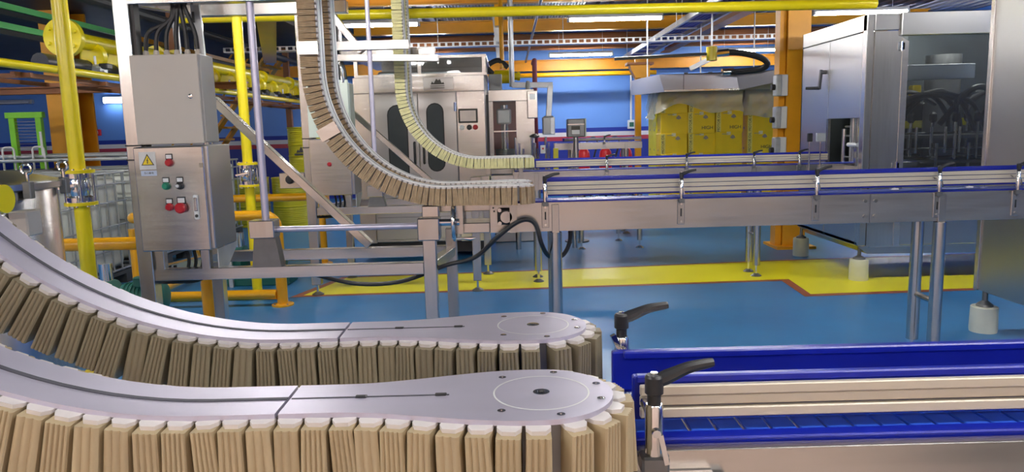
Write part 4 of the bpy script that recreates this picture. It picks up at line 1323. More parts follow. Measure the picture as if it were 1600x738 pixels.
def drum(x, y, z, label, emblem=False, m='drum', scale=1.0):
    root = thing('oil_drum', label, 'drum', (x, y, z))
    r, h = 0.29, 0.80
    prof = [(r * 0.96, 0.0), (r * 1.015, 0.004), (r * 1.015, 0.02), (r * 0.985, 0.03)]
    for k in range(8):
        zz = 0.06 + k * 0.03
        prof += [(r * 0.985, zz), (r * 1.005, zz + 0.012)]
    prof += [(r * 0.985, 0.32), (r * 1.03, 0.335), (r * 0.985, 0.35), (r * 0.985, 0.5), (r * 1.03, 0.515), (r * 0.985, 0.53)]
    for k in range(7):
        zz = 0.56 + k * 0.03
        prof += [(r * 0.985, zz), (r * 1.005, zz + 0.012)]
    prof += [(r * 0.985, h - 0.025), (r * 1.015, h - 0.02), (r * 1.015, h), (r * 0.97, h), (r * 0.96, h - 0.015)]
    MB().lathe(prof, (x, y, z), 32).build('shell', m, root)
    MB().lathe([(0.03, h - 0.015), (0.03, h + 0.002)], (x + 0.15, y, z), 10).build('bung', 'galv', root)
    if emblem:
        yy = y - r * 1.012
        cx, cz = x - 0.01, z + 0.425
        pts = [(cx - 0.08, cz - 0.03), (cx - 0.055, cz + 0.02), (cx - 0.035, cz - 0.005), (cx, cz + 0.07), (cx + 0.03, cz - 0.0), (cx + 0.06, cz + 0.015), (cx + 0.08, cz - 0.03)]
        MB().prism(pts, yy - 0.001, yy + 0.012, 'Y').build('emblem', 'print', root)
        MB().span((cx - 0.11, yy - 0.001, cz - 0.075), (cx + 0.11, yy + 0.012, cz - 0.045)).build('emblem_bar', 'print', root)
    return root


drum(-3.62, 12.1, 0.0, 'ribbed yellow drum on the floor under the stacked one')
drum(-3.31, 12.1, 0.805, 'yellow drum with dark emblem, stacked on top', True)
drum(-4.3, 12.2, 0.0, 'ribbed yellow drum on the floor left of the stacked pair')

# ------------------------------------------------------------------ steel washer in the centre
def stadium(cx, z0, z1, hw, n=8):
    pts = []
    for k in range(n + 1):
        a = PI * k / n
        pts.append((cx + hw * math.cos(a), z1 - hw + hw * math.sin(a)))
    for k in range(n + 1):
        a = PI + PI * k / n
        pts.append((cx + hw * math.cos(a), z0 + hw + hw * math.sin(a)))
    return pts


Y0 = 8.5
o = thing('washer_machine', 'large stainless machine with two doors and touch screen, centre', 'machine', (-1.0, Y0, 0))
XA, XB = -1.76, -0.27
MB().span((XA, Y0 + 0.03, 0.20), (XB, Y0 + 1.6, 2.10), 0.01).build('body', 'steel_satin', o)
MB().span((XA + 0.05, Y0 + 0.12, 0.06), (XB - 0.05, Y0 + 1.5, 0.2)).build('plinth', 'black', o)
for x in (XA + 0.1, XB - 0.1):
    for y in (Y0 + 0.2, Y0 + 1.4):
        MB().cyl((x, y, 0), (x, y, 0.07), 0.04).build('foot', 'steel_dark', o)
MB().span((XA, Y0, 1.925), (XB, Y0 + 0.03, 2.10), 0.004).build('header_panel', 'steel', o)
MB().span((XA, Y0, 0.2), (-1.575, Y0 + 0.03, 1.92), 0.004).build('side_panel', 'steel', o)
p = MB().span((-0.59, Y0, 0.2), (XB, Y0 + 0.03, 1.92), 0.004).build('control_panel', 'steel', o)
for k, (x0, x1, wx, z0, z1, m) in enumerate(((-1.57, -1.035, -1.27, 0.80, 1.79, 'dark_in'), (-1.03, -0.595, -0.84, 1.02, 1.80, 'dark_in'))):
    d = MB().span((x0, Y0 - 0.012, 0.24), (x1, Y0 + 0.028, 1.915), 0.005).build('door', 'steel_satin', o)
    hwid = 0.115 if k == 0 else 0.10
    MB().prism(stadium(wx, z0, z1, hwid), Y0 - 0.016, Y0 - 0.012, 'Y').build('window_gasket', 'black', d)
    MB().prism(stadium(wx, z0 + 0.015, z1 - 0.015, hwid - 0.015), Y0 - 0.0175, Y0 - 0.016, 'Y').build('window', 'dark_in', d)
    hx = x1 - 0.05 if k == 0 else x0 + 0.05
    MB().tube(bend([(hx, Y0 - 0.012, 1.12), (hx, Y0 - 0.06, 1.12), (hx, Y0 - 0.06, 1.36), (hx, Y0 - 0.012, 1.36)], 0.02), 0.012, 8).build('door_handle', 'black', d)
    for z in (1.1, 1.7):
        MB().cyl((x0 + 0.012 if k == 0 else x1 - 0.012, Y0 - 0.02, z), (x0 + 0.012 if k == 0 else x1 - 0.012, Y0 - 0.02, z + 0.1), 0.018, seg=8).build('hinge', 'chrome', d)
    MB().span((x0 + 0.02, Y0 - 0.015, 0.5), (x1 - 0.02, Y0 - 0.013, 0.504)).build('door_seam', 'alu_line', d)
s = MB().span((-0.575, Y0 - 0.018, 1.565), (-0.355, Y0 + 0.0, 1.725), 0.005).build('touch_screen', 'print', o)
MB().span((-0.555, Y0 - 0.0195, 1.585), (-0.375, Y0 - 0.018, 1.705)).build('display', 'screen', s)
for q, (x, m) in enumerate(((-0.54, 'white'), (-0.455, 'black'), (-0.385, 'red_btn'))):
    MB().lathe([(0.028, 0), (0.03, -0.006), (0.022, -0.016), (0.022, -0.03)], (x, Y0, 1.515), 14, 'Y').build('push_button', m, p)
# maker's plate with its peaked emblem
pl = MB().span((-0.96, Y0 - 0.006, 1.945), (-0.62, Y0 + 0.0, 2.085), 0.002).build('name_plate', 'steel_satin', o)
cx, cz = -0.80, 2.02
pts = [(cx - 0.075, cz - 0.015), (cx - 0.06, cz + 0.02), (cx - 0.04, cz - 0.002), (cx - 0.01, cz + 0.05), (cx + 0.01, cz + 0.03), (cx + 0.03, cz + 0.045), (cx + 0.05, cz - 0.0), (cx + 0.07, cz + 0.01), (cx + 0.08, cz - 0.015)]
MB().prism(pts, Y0 - 0.0075, Y0 - 0.006, 'Y').build('emblem', 'print', pl)
for dz in (-0.028, -0.05):
    MB().span((cx - 0.08, Y0 - 0.0075, cz + dz - 0.008), (cx + 0.08, Y0 - 0.006, cz + dz)).build('emblem_bar', 'print', pl)
# glazed top housing
t = MB().span((XA + 0.02, Y0 + 0.02, 2.10), (XB + 0.03, Y0 + 1.5, 2.13)).span((XA + 0.02, Y0 + 0.02, 2.30), (XB + 0.03, Y0 + 1.5, 2.33)).build('top_frame', 'steel', o)
for x in (XA + 0.04, -1.0, XB + 0.0):
    MB().span((x - 0.02, Y0 + 0.02, 2.13), (x + 0.02, Y0 + 0.06, 2.30)).build('corner_post', 'steel', t)
MB().span((XA + 0.06, Y0 + 0.035, 2.135), (XB - 0.02, Y0 + 0.04, 2.295)).build('glass_pane', 'pane', t)
MB().span((XA + 0.1, Y0 + 1.42, 2.13), (XB, Y0 + 1.45, 2.30)).build('rear_sheet', 'galv', t)
MB().span((XA + 0.2, Y0 + 0.5, 2.13), (XB - 0.3, Y0 + 0.8, 2.2), 0.02).build('top_duct', 'galv', t)
MB().span((XA, Y0 + 0.02, 0.28), (XA - 0.004, Y0 + 1.5, 2.0)).build('side_sheet', 'steel_satin', o)
MB().span((XB, Y0 + 0.5, 0.5), (XB + 0.03, Y0 + 0.54, 1.9)).build('side_gasket', 'black', o)

# second machine with the pink guard
o = thing('capping_machine', 'narrow steel machine with pinkish guard window, right of the large one', 'machine', (0.03, 9.7, 0))
MB().span((-0.26, 9.6, 0.9), (0.33, 10.5, 0.98), 0.01).build('table', 'steel', o)
MB().span((-0.22, 9.65, 0.0), (0.3, 10.45, 0.9), 0.01).build('base', 'steel_satin', o)
MB().span((-0.26, 9.6, 1.84), (0.33, 10.5, 1.985), 0.006).build('hood', 'steel', o)
for x in (-0.26, 0.09):
    MB().span((x, 9.6, 0.98), (x + 0.06 if x < 0 else 0.33, 9.66, 1.84), 0.003).build('post', 'steel', o)
MB().span((-0.26, 10.44, 0.98), (0.33, 10.5, 1.84)).build('rear_guard', 'pink_in', o)
MB().span((-0.2, 9.62, 1.0), (0.09, 9.626, 1.84)).build('guard_pane', 'pane', o)
MB().span((-0.2, 9.61, 1.45), (0.09, 9.63, 1.465)).build('guard_rail', 'chrome', o)
MB().span((-0.18, 9.75, 0.98), (0.05, 10.2, 1.14), 0.01).build('turret_base', 'galv', o)
MB().cyl((-0.06, 9.95, 1.14), (-0.06, 9.95, 1.8), 0.05).build('turret_column', 'chrome', o)
MB().span((-0.16, 9.8, 1.55), (0.03, 10.15, 1.75), 0.02).build('head', 'galv', o)
MB().cyl((-0.06, 9.95, 1.14), (-0.06, 9.95, 1.22), 0.13, seg=20).build('star_wheel', 'steel_dark', o)
c = at(783, 112, 9.9)
MB().span((-0.25, 9.8, 1.985), (-0.08, 10.0, 2.2), 0.01).build('top_motor', 'white', o)
b = thing('terminal_box', 'pale steel box hanging right of the narrow machine', 'control box', (0.29, 9.55, 1.6))
MB().span((0.24, 9.52, 1.615), (0.37, 9.6, 1.96), 0.006).build('housing', 'steel', b)
MB().span((0.27, 9.515, 1.85), (0.34, 9.522, 1.92)).build('window', 'galv', b)
MB().span((0.33, 9.56, 1.7), (0.345, 9.7, 1.75)).build('bracket', 'steel', b)
MB().lathe([(0.03, 1.985), (0.03, 2.05), (0.02, 2.1)], (0.26, 9.8, 0), 10).build('beacon', 'white', o)

# pendant operator panel on its arm
o = thing('pendant_panel', 'white operator panel hanging from a grey swing arm before the blue wall', 'control panel', tuple(at(855, 190, 9.9)))
a, b2, c2 = at(800, 133, 9.9), at(860, 133, 9.9), at(857, 184, 9.9)
MB().bar(a, b2 + Vector((0.03, 0, 0)), 0.07, 0.07, bev=0.004).build('arm', 'galv', o)
MB().bar(b2, c2, 0.07, 0.08, (0, 1, 0), bev=0.004).build('drop_post', 'galv', o)
MB().cyl((a.x, a.y, a.z - 0.02), (a.x, a.y, ZC), 0.035, seg=10).build('ceiling_post', 'galv', o)
q = at(856, 197, 9.85)
MB().span((q.x - 0.07, 9.78, q.z - 0.115), (q.x + 0.09, 9.93, q.z + 0.115), 0.008).build('housing', 'galv', o)
MB().span((q.x - 0.065, 9.765, q.z - 0.10), (q.x + 0.035, 9.785, q.z + 0.10), 0.005).build('front_panel', 'white', o)
MB().span((q.x - 0.05, 9.77, q.z + 0.112), (q.x + 0.07, 9.92, q.z + 0.13), 0.004).build('mount', 'steel_dark', o)

# inspection monitor on a post
o = thing('inspection_monitor', 'dark steel monitor with a small label, on a round post', 'monitor', tuple(at(900, 246, 9.6)))
p = at(900, 200, 9.5)
MB().span((p.x - 0.115, 9.44, p.z - 0.115), (p.x + 0.11, 9.64, p.z + 0.115), 0.012).build('housing', 'steel_dark', o)
MB().prism([(9.44, p.z - 0.115), (9.66, p.z - 0.115), (9.60, p.z + 0.115), (9.44, p.z + 0.115)], p.x + 0.108, p.x + 0.125, 'X').build('side_panel', 'pale_box', o)
s = MB().span((p.x - 0.065, 9.434, p.z - 0.085), (p.x + 0.045, 9.441, p.z + 0.025), 0.002).build('label_plate', 'print', o)
MB().span((p.x - 0.06, 9.4325, p.z - 0.08), (p.x + 0.04, 9.4345, p.z - 0.025)).build('label_card', 'white', s)
MB().span((p.x - 0.11, 9.434, p.z + 0.04), (p.x + 0.1, 9.441, p.z + 0.05)).build('front_seam', 'chrome', o)
MB().cyl((p.x, 9.55, 0.02), (p.x, 9.55, p.z - 0.11), 0.035, seg=14).build('post', 'steel_v', o)
MB().lathe([(0.16, 0), (0.16, 0.02), (0.05, 0.04)], (p.x, 9.55, 0), 18).build('base', 'steel_dark', o)

# bottle guide posts by the narrow machine
o = thing('guide_post_stand', 'cluster of upright steel guide posts at the start of the far line', 'guide stand', (0.4, 9.0, 0.9))
MB().span((0.02, 8.9, 0.90), (0.85, 9.2, 0.97), 0.006).build('table', 'steel', o)
for x in (0.08, 0.78):
    MB().cyl((x, 9.05, 0), (x, 9.05, 0.9), 0.035).build('leg', 'steel_v', o)
for k, px in enumerate((806, 812, 818, 832, 836, 841, 853, 858)):
    q = at(px, 240, 9.0)
    MB().cyl((q.x, 9.0 + 0.03 * (k % 2), 0.97), (q.x, 9.0 + 0.03 * (k % 2), 1.38 - 0.07 * (k % 3)), 0.016, seg=10).build('guide_post', 'chrome', o)
q = at(835, 212, 9.0)
MB().lathe([(0.02, 0), (0.06, 0.01), (0.06, 0.025), (0.02, 0.05)], (q.x, 9.0, 1.37), 12).build('hand_knob', 'black', o)
q = at(848, 228, 9.0)
MB().span((q.x - 0.03, 8.95, 1.18), (q.x + 0.03, 9.0, 1.28), 0.005).build('sensor_box', 'white', o)
MB().lathe([(0.012, 0), (0.012, -0.012)], (q.x, 8.95, 1.24), 10, 'Y').build('sensor_button', 'red_btn', o)
q = at(868, 238, 9.0)
MB().span((q.x - 0.03, 8.93, 0.97), (q.x + 0.03, 9.0, 1.24), 0.004).build('drum_guard', 'drum', o)

conveyor('farthest chain conveyor, short grey line in front of the blue wall', 10.3, 0.62, 1.82, 0.75, 1.82, 1.27, 1.335, 1.295, [1.3], [0.85, 1.6], False, 1.2, 1.18)

# extra far legs seen under the lines
o = thing('outfeed_table', 'small steel table on adjustable feet beneath the far lines', 'table', (1.45, 9.2, 0))
MB().span((0.75, 8.75, 0.86), (1.75, 9.55, 0.93), 0.006).build('table_top', 'steel', o)
for x, y in ((1.39, 9.5), (1.56, 8.9), (0.85, 9.5), (0.85, 8.9)):
    l = MB().cyl((x, y, 0.1), (x, y, 0.86), 0.032, seg=12).build('leg', 'steel_v', o)
    MB().cyl((x, y, 0.01), (x, y, 0.1), 0.012, seg=8).build('levelling_screw', 'chrome', l)
    MB().lathe([(0.05, 0), (0.05, 0.008), (0.02, 0.03)], (x, y, 0), 14).build('foot', 'chrome', l)


def extinguisher(x, y, label):
    o = thing('fire_extinguisher', label, 'extinguisher', (x, y, 0))
    MB().lathe([(0.10, 0.30), (0.112, 0.32), (0.112, 0.98), (0.10, 1.05), (0.06, 1.10), (0.03, 1.12)], (x, y, 0), 20).build('cylinder', 'red', o)
    MB().cyl((x, y, 1.12), (x, y, 1.17), 0.025).build('valve', 'black', o)
    MB().span((x - 0.02, y - 0.09, 1.16), (x + 0.02, y + 0.02, 1.185), 0.004).build('handle', 'black', o)
    MB().tube(curve([(x + 0.02, y, 1.15), (x + 0.09, y - 0.02, 1.27), (x + 0.19, y - 0.03, 1.30), (x + 0.25, y - 0.02, 1.2), (x + 0.20, y, 1.02), (x + 0.15, y, 0.8)], 6), 0.016, 8).build('hose', 'cable', o)
    MB().span((x - 0.13, y - 0.05, 0.26), (x + 0.13, y + 0.16, 0.30), 0.004).build('trolley_frame', 'black', o)
    for s in (-1, 1):
        MB().cyl((x + s * 0.13, y + 0.1, 0.13), (x + s * 0.17, y + 0.1, 0.13), 0.13, seg=18).build('wheel', 'black', o)
    MB().span((x - 0.02, y - 0.04, 0), (x + 0.02, y, 0.27)).build('stand_leg', 'black', o)


for px, lab in ((912, 'leftmost'), (946, 'middle'), (978, 'rightmost')):
    q = at(px, 240, 13.2)
    extinguisher(q.x, 13.2, lab + ' of three red fire extinguishers on trolleys under the monitor line' if px != 978 else 'rightmost red fire extinguisher, next to the slim orange column')

for x in (2.26, 2.70):
    MB().span((x - 0.012, 4.33, 1.068), (x + 0.03, 4.36, 1.078), 0.002).build('rail_clip', 'white', cB)
    MB().cyl((x + 0.012, 4.345, 1.066), (x + 0.012, 4.345, 1.095), 0.006, seg=8).build('rail_clip_pin', 'white', cB)
# ------------------------------------------------------------------ cartons on pallets
CW, CD, CH = 0.40, 0.31, 0.322


def carton(w_, d_, label, style, loc):
    """yellow printed carton: body, tape, print; front faces -Y"""
    o = thing('carton', label, 'box', (0, 0, 0), 'yellow motor oil cartons')
    MB().span((-w_ / 2, -d_ / 2, 0), (w_ / 2, d_ / 2, CH - 0.004), 0.006).build('body', 'carton' if style < 3 else 'carton_side', o)
    MB().span((-0.03, -d_ / 2 - 0.001, CH - 0.05), (0.03, d_ / 2 + 0.001, CH - 0.0025)).build('tape', 'tape', o)
    f = -d_ / 2 - 0.0012
    if style in (0, 2):
        st = MB().span((-w_ / 2 + 0.005, f, 0.01), (-w_ / 2 + 0.075, f + 0.001, CH - 0.012)).build('side_band', 'print_strip', o)
        inst('print_text', TXT[('MOTOR OIL', 0.052, 'print')], st, (-w_ / 2 + 0.04, f - 0.001, CH / 2), FRONT_UP)
    if style == 0:
        inst('print_text', TXT[('HIGH', 0.07, 'print')], o, (w_ * 0.22, f, CH * 0.26), FRONT @ Matrix.Shear('XY', 4, (0.25, 0)) if False else FRONT)
    if style < 3:
        e = [(0.02, CH * 0.72), (0.035, CH * 0.80), (0.06, CH * 0.86), (0.085, CH * 0.80), (0.1, CH * 0.72), (0.06, CH * 0.66)]
        MB().prism(e, f, f + 0.001, 'Y').build('emblem', 'emblem', o)
        MB().span((-w_ * 0.25, f, CH * 0.88), (-w_ * 0.02, f + 0.001, CH * 0.905)).build('small_print', 'emblem', o)
    else:
        for k in range(4):
            MB().span((-w_ * 0.4, f, CH * (0.7 - 0.09 * k)), (w_ * 0.38, f + 0.001, CH * (0.712 - 0.09 * k))).build('small_print', 'emblem', o)
    g = -w_ / 2 - 0.0012
    e = [(-0.03, CH * 0.2), (0.0, CH * 0.28), (0.03, CH * 0.2), (0.0, CH * 0.14)]
    MB().prism(e, g, g + 0.001, 'X').build('side_emblem', 'emblem', o)
    o.location = loc
    return o


proto = {}


def place(w_, d_, style, loc, label):
    k = (w_, d_, style)
    if k not in proto:
        proto[k] = carton(w_, d_, label, style, loc)
    else:
        copy_tree(proto[k], loc, label)


def pallet(x0, x1, y0, y1, label):
    o = thing('wooden_pallet', label, 'pallet', ((x0 + x1) / 2, (y0 + y1) / 2, 0))
    n = 7
    for k in range(n):
        x = x0 + 0.05 + k * (x1 - x0 - 0.1) / (n - 1)
        MB().span((x - 0.05, y0, 0.115), (x + 0.05, y1, 0.135)).build('plank', 'wood', o)
    for y in (y0 + 0.05, (y0 + y1) / 2, y1 - 0.05):
        MB().span((x0, y - 0.05, 0.095), (x1, y + 0.05, 0.115)).build('stringer', 'wood', o)
        for x in (x0 + 0.06, (x0 + x1) / 2, x1 - 0.06):
            MB().span((x - 0.06, y - 0.05, 0), (x + 0.06, y + 0.05, 0.095)).build('block', 'wood', o)


PY = 10.95
pallet(2.2, 3.45, PY, PY + 1.2, 'wooden pallet under the left carton stack')
pallet(3.50, 4.72, PY + 0.02, PY + 1.2, 'wooden pallet under the right carton stack')
rowname = ['top', 'second', 'third', 'fourth', 'fifth', 'bottom']
z = 0.137
for r in range(5, -1, -1):
    zz = z + (5 - r) * CH * 0.93 if False else z + (5 - r) * (CH - 0.02)
    off = 0.0 if r % 2 else 0.0
    names = ['left corner', 'middle', 'right']
    for k in range(3):
        st = [(2, 0, 0), (1, 0, 0), (2, 2, 1)][r % 3][k]
        place(0.40, 0.31, st, (2.43 + k * 0.405 + (0.012 if (r + k) % 2 else 0), PY + 0.17 + 0.01 * ((r * 2 + k) % 3), zz),
              f'yellow motor oil carton, {names[k]} of the {rowname[r]} row, left stack')
    for d in range(2):
        place(0.40, 0.31, 3, (2.43, PY + 0.49 + d * 0.315, zz), f'yellow carton on the left side of the left stack, {rowname[r]} row, {"nearer" if d == 0 else "farther"} one')
    for k in range(3):
        st = [0 if k == 0 else 3, 2 if k == 0 else 3][r % 2]
        place((0.16, 0.30, 0.30)[k] if False else 0.40, 0.31, st if k == 0 else 3, (3.72 + k * 0.405, PY + 0.19 + 0.02 * (k % 2), zz),
              f'yellow motor oil carton, {names[k]} of the {rowname[r]} row, right stack')
zt_ = z + 6 * (CH - 0.02)


def film(name, label, x0, x1, y0, y1, zlo, seed):
    """loose stretch film over the top row: rumpled sheet hanging down front and left"""
    rnd = random.Random(seed)
    mb = MB()
    nx, nz = 34, 10
    ph = [rnd.uniform(0, 6.3) for _ in range(6)]
    path = [(x0 - 0.02, y1)] + [(x0 - 0.02, y0 - 0.02)] + [(x1 + 0.02, y0 - 0.02)]
    L1 = y1 - y0
    L = L1 + x1 - x0
    grid = []
    for i in range(nx + 1):
        u = L * i / nx
        bx, by, out = (x0 - 0.02, y1 - u, Vector((-1, 0, 0))) if u < L1 else (x0 - 0.02 + u - L1, y0 - 0.02, Vector((0, -1, 0)))
        low = zlo - 0.10 * math.sin(u * 2.6 + ph[0]) - 0.06 * math.sin(u * 7 + ph[1])
        col = []
        for j in range(nz + 1):
            t = j / nz
            zz = zt_ + 0.015 + (low - zt_) * t
            b = 0.006 + 0.07 * t ** 2 * (0.6 + 0.5 * math.sin(u * 11 + ph[2] + t * 2)) + 0.016 * math.sin(u * 23 + t * 9 + ph[3])
            col.append(mb.bm.verts.new(Vector((bx, by, zz)) + out * max(0.004, b)))
        grid.append(col)
    for a, b in zip(grid, grid[1:]):
        for j in range(nz):
            mb.bm.faces.new((a[j], b[j], b[j + 1], a[j + 1]))
    top = [c[0] for c in grid]
    q = mb.bm.verts.new((x1, y1, zt_ + 0.03))
    for a, b in zip(top, top[1:]):
        mb.bm.faces.new((b, a, q))
    return tag(mb.build(name, 'film', smooth=True), label, 'film')


film('stretch_film', 'loose clear film over the top row of the left carton stack', 2.21, 3.44, PY, PY + 0.8, 1.62, 3)
film('stretch_film', 'bulging clear film hanging down over the right carton stack', 3.50, 4.72, PY + 0.02, PY + 0.8, 1.50, 8)

# stainless hood over the cartons
o = thing('exhaust_hood', 'long stainless hood hanging above the yellow cartons', 'hood', (2.9, 11, 1.95))
mb = MB()
A = [at(1003, 148, 11.3), at(1038, 145, 10.6), at(1155, 141, 10.6), at(1216, 130, 10.25)]
T = [at(1001, 122, 11.3), at(1030, 118, 10.6), at(1150, 113, 10.6), at(1217, 112, 10.25)]
zb_, zt2 = 1.95, 2.19
A = [Vector((v.x, v.y, zb_ if k < 3 else 2.03)) for k, v in enumerate(A)]
T = [Vector((v.x, v.y, zt2)) for v in T]
A += [Vector((4.4, 10.25, 2.05)), Vector((4.4, 11.9, 1.97)), Vector((1.95, 11.9, 1.97))]
T += [Vector((4.4, 10.25, zt2)), Vector((4.4, 11.9, zt2)), Vector((1.95, 11.9, zt2))]
va = [mb.bm.verts.new(v) for v in A]
vt = [mb.bm.verts.new(v) for v in T]
for k in range(len(A)):
    j = (k + 1) % len(A)
    mb.bm.faces.new((va[k], va[j], vt[j], vt[k]))
mb.bm.faces.new(vt)
bmesh.ops.triangulate(mb.bm, faces=mb.bm.faces)
mb.build('shell', 'hood', o)
MB().bar(A[1] + Vector((0.0, -0.008, 0.012)), A[2] + Vector((0, -0.008, 0.012)), 0.012, 0.024).build('lower_lip', 'steel', o)
MB().bar((2.48, 10.59, 1.97), (2.48, 10.59, 2.18), 0.006, 0.006, (0, 1, 0)).build('seam', 'alu_line', o)
for x in (2.1, 2.9, 3.7):
    MB().cyl((x, 11.3, zt2), (x, 11.3, ZC), 0.01, seg=6).build('hanger_rod', 'galv', o)
for k in range(3):
    MB().lathe([(0.03, 0), (0.03, 0.03)], (2.55 + 0.35 * k, 10.75, zt2), 10).build('top_knob', 'black', o)

# ------------------------------------------------------------------ filling machine at right
X0, YN, YFAR, ZT, ZB = 3.19, 6.70, 8.14, 2.405, 0.33
o = thing('filling_machine', 'big stainless filling machine with dark window full of hoses, at right', 'machine', (4.3, 7.4, 0))
# left face: header, two panels, opening
MB().span((X0, YN, 2.265), (X0 + 0.02, YFAR, ZT), 0.003).build('side_header', 'steel_satin', o)
MB().span((X0, 7.455, ZB), (X0 + 0.02, YFAR, 2.255), 0.004).build('side_panel', 'steel_satin', o)
MB().span((X0, YN + 0.07, 1.50), (X0 + 0.02, 7.445, 2.255), 0.004).build('side_panel', 'steel_satin', o)
MB().span((X0, YN + 0.07, ZB), (X0 + 0.02, 7.445, 1.06), 0.004).build('side_panel', 'steel_satin', o)
MB().span((X0, 7.445, 1.06), (X0 + 0.03, 7.475, 1.50)).build('opening_frame', 'steel', o)
# rounded lower edge, floor pan
MB().prism([(X0, ZB), (X0 + 0.1, 0.25), (5.6, 0.22), (5.6, 0.30), (X0, 0.36)], YN + 0.03, YFAR, 'Y').build('floor_pan', 'steel_satin', o)
# rear and far walls; roof left open so light reaches the interior
MB().span((X0, YFAR - 0.02, ZB), (5.6, YFAR, ZT)).build('rear_wall', 'dark_in', o)
MB().span((5.58, YN, ZB), (5.6, YFAR, ZT)).build('far_wall', 'steel_satin', o)
# front face
MB().span((X0, YN - 0.012, ZB), (X0 + 0.065, YN + 0.07, ZT), 0.006).build('corner_post', 'steel_v', o)
c = MB().prism([(3.255, ZB), (3.50, ZB), (3.50, 2.19), (3.455, 2.255), (3.255, 2.255)], YN - 0.02, YN + 0.02, 'Y').build('front_door', 'steel_v', o)
MB().prism([(3.50, ZB), (3.555, ZB), (3.555, 2.16), (3.50, 2.19)], YN - 0.026, YN - 0.004, 'Y').build('door_edge', 'steel', o)
for z in (1.02, 2.08):
    h = MB().cyl((3.488, YN - 0.03, z), (3.488, YN - 0.03, z + 0.08), 0.012, seg=8).build('hinge', 'chrome', o)
    MB().span((3.455, YN - 0.026, z + 0.01), (3.52, YN - 0.018, z + 0.07)).build('hinge_leaf', 'chrome', h)
MB().span((3.255, YN - 0.02, 2.262), (3.47, YN + 0.02, ZT), 0.004).build('front_header', 'steel_satin', o)
MB().span((3.475, YN - 0.05, 2.21), (5.6, YN + 0.02, ZT + 0.004), 0.006).build('window_header', 'steel_satin', o)
MB().span((3.555, YN - 0.01, ZB), (5.6, YN + 0.02, 1.02), 0.004).build('lower_front', 'steel_satin', o)
MB().span((3.56, YN + 0.0, 1.02), (4.55, YN + 0.006, 2.21)).build('window_pane', 'pane_dark', o)
MB().span((4.55, YN - 0.01, 1.02), (5.6, YN + 0.02, 2.21), 0.004).build('right_panel', 'steel_satin', o)
MB().span((3.3, YN + 0.02, ZB - 0.02), (3.9, YN + 0.06, ZB)).build('skirt', 'steel', o)
# crank handle on the side panel
k = MB().cyl((X0, 7.52, 1.965), (X0 - 0.06, 7.52, 1.965), 0.02).build('crank_shaft', 'steel_dark', o)
MB().bar((X0 - 0.05, 7.52, 1.99), (X0 - 0.05, 7.56, 1.80), 0.035, 0.025, (1, 0, 0), bev=0.004).build('crank_arm', 'steel_dark', k)
MB().cyl((X0 - 0.05, 7.55, 1.81), (X0 - 0.16, 7.62, 1.815), 0.017, 0.014).build('crank_grip', 'black', k)
# interior: added fill light, inner shelf, bottle carousel, hoses
MB().cyl((3.75, 7.1, 2.345), (4.9, 7.1, 2.345), 0.02, seg=10).build('fill_light', 'fill_inner', o)  # unseen added light that brightens the hoses and carousel
MB().span((3.7, 7.06, 2.37), (4.95, 7.14, 2.40)).build('fill_light_housing', 'white', o)
MB().span((3.57, 6.95, 1.835), (4.33, 6.99, 1.975), 0.004).build('inner_shelf', 'steel_satin', o)
for k, (x, z, m) in enumerate(((3.75, 1.62, 'pale_box'), (3.98, 1.60, 'grey_box'), (4.25, 1.63, 'sign'), (4.5, 1.6, 'pale_box'), (3.72, 1.40, 'drum'), (4.1, 1.38, 'drum'), (4.75, 1.4, 'drum'))):
    MB().span((x, 7.85, z), (x + (0.16 if k < 2 else 0.09 if k != 5 else 0.3), 7.95, z + (0.2 if k < 4 else 0.08)), 0.01).build('manifold_block', m, o)
q = MB().cyl((4.35, 7.5, 0.35), (4.35, 7.5, 2.1), 0.16, seg=20).build('carousel_column', 'steel_dark', o)
MB().cyl((4.35, 7.5, 1.06), (4.35, 7.5, 1.09), 0.62, seg=40).build('bottle_table', 'steel_dark', o)
MB().cyl((4.35, 7.5, 1.29), (4.35, 7.5, 1.32), 0.60, seg=40).build('valve_ring', 'steel_dark', o)
for k in range(20):
    a = k * PI / 10
    x, y = 4.35 + 0.6 * math.cos(a), 7.5 + 0.6 * math.sin(a)
    MB().cyl((x, y, 1.1), (x, y, 1.46), 0.014, seg=8).build('filling_valve', 'chrome', o)
    MB().lathe([(0.02, 1.44), (0.035, 1.46), (0.035, 1.52), (0.015, 1.54)], (x, y, 0), 8).build('valve_head', 'black', o)
    if k % 2 == 0:
        r2 = 0.42
        MB().tube(curve([(x, y, 1.54), (4.35 + 0.62 * math.cos(a), 7.5 + 0.62 * math.sin(a), 1.66), (4.35 + 0.45 * math.cos(a + 0.4), 7.5 + 0.45 * math.sin(a + 0.4), 1.74), (4.35 + 0.2 * math.cos(a + 0.8), 7.5 + 0.2 * math.sin(a + 0.8), 1.62)], 6), 0.022, 8).build('hose', 'cable', o)
for k, px in enumerate((1425, 1448, 1470, 1492, 1518)):
    q = at(px, 200, 7.0)
    MB().cyl((q.x, 6.92, 1.16), (q.x, 6.92, 1.40), 0.013, seg=8).build('guide_pin', 'chrome', o)
for z in (1.12, 1.2, 1.345):
    MB().cyl((3.65, 6.93, z), (4.5, 6.93, z), 0.010, seg=8).build('guide_bar', 'chrome', o)
for x in (3.98, 4.28):
    MB().cyl((x, 6.9, 1.0), (x, 6.9, 1.25), 0.014, seg=8).build('guide_pin', 'chrome', o)
for k in range(4):
    MB().tube(curve([(3.5 + 0.05 * k, 7.0, 1.45), (3.62 + 0.1 * k, 6.95, 1.62 + 0.03 * k), (3.9 + 0.12 * k, 6.93, 1.70 - 0.02 * k), (4.1 + 0.1 * k, 6.98, 1.52), (4.2 + 0.12 * k, 7.1, 1.36)], 7), 0.022, 8).build('hose', 'cable', o)
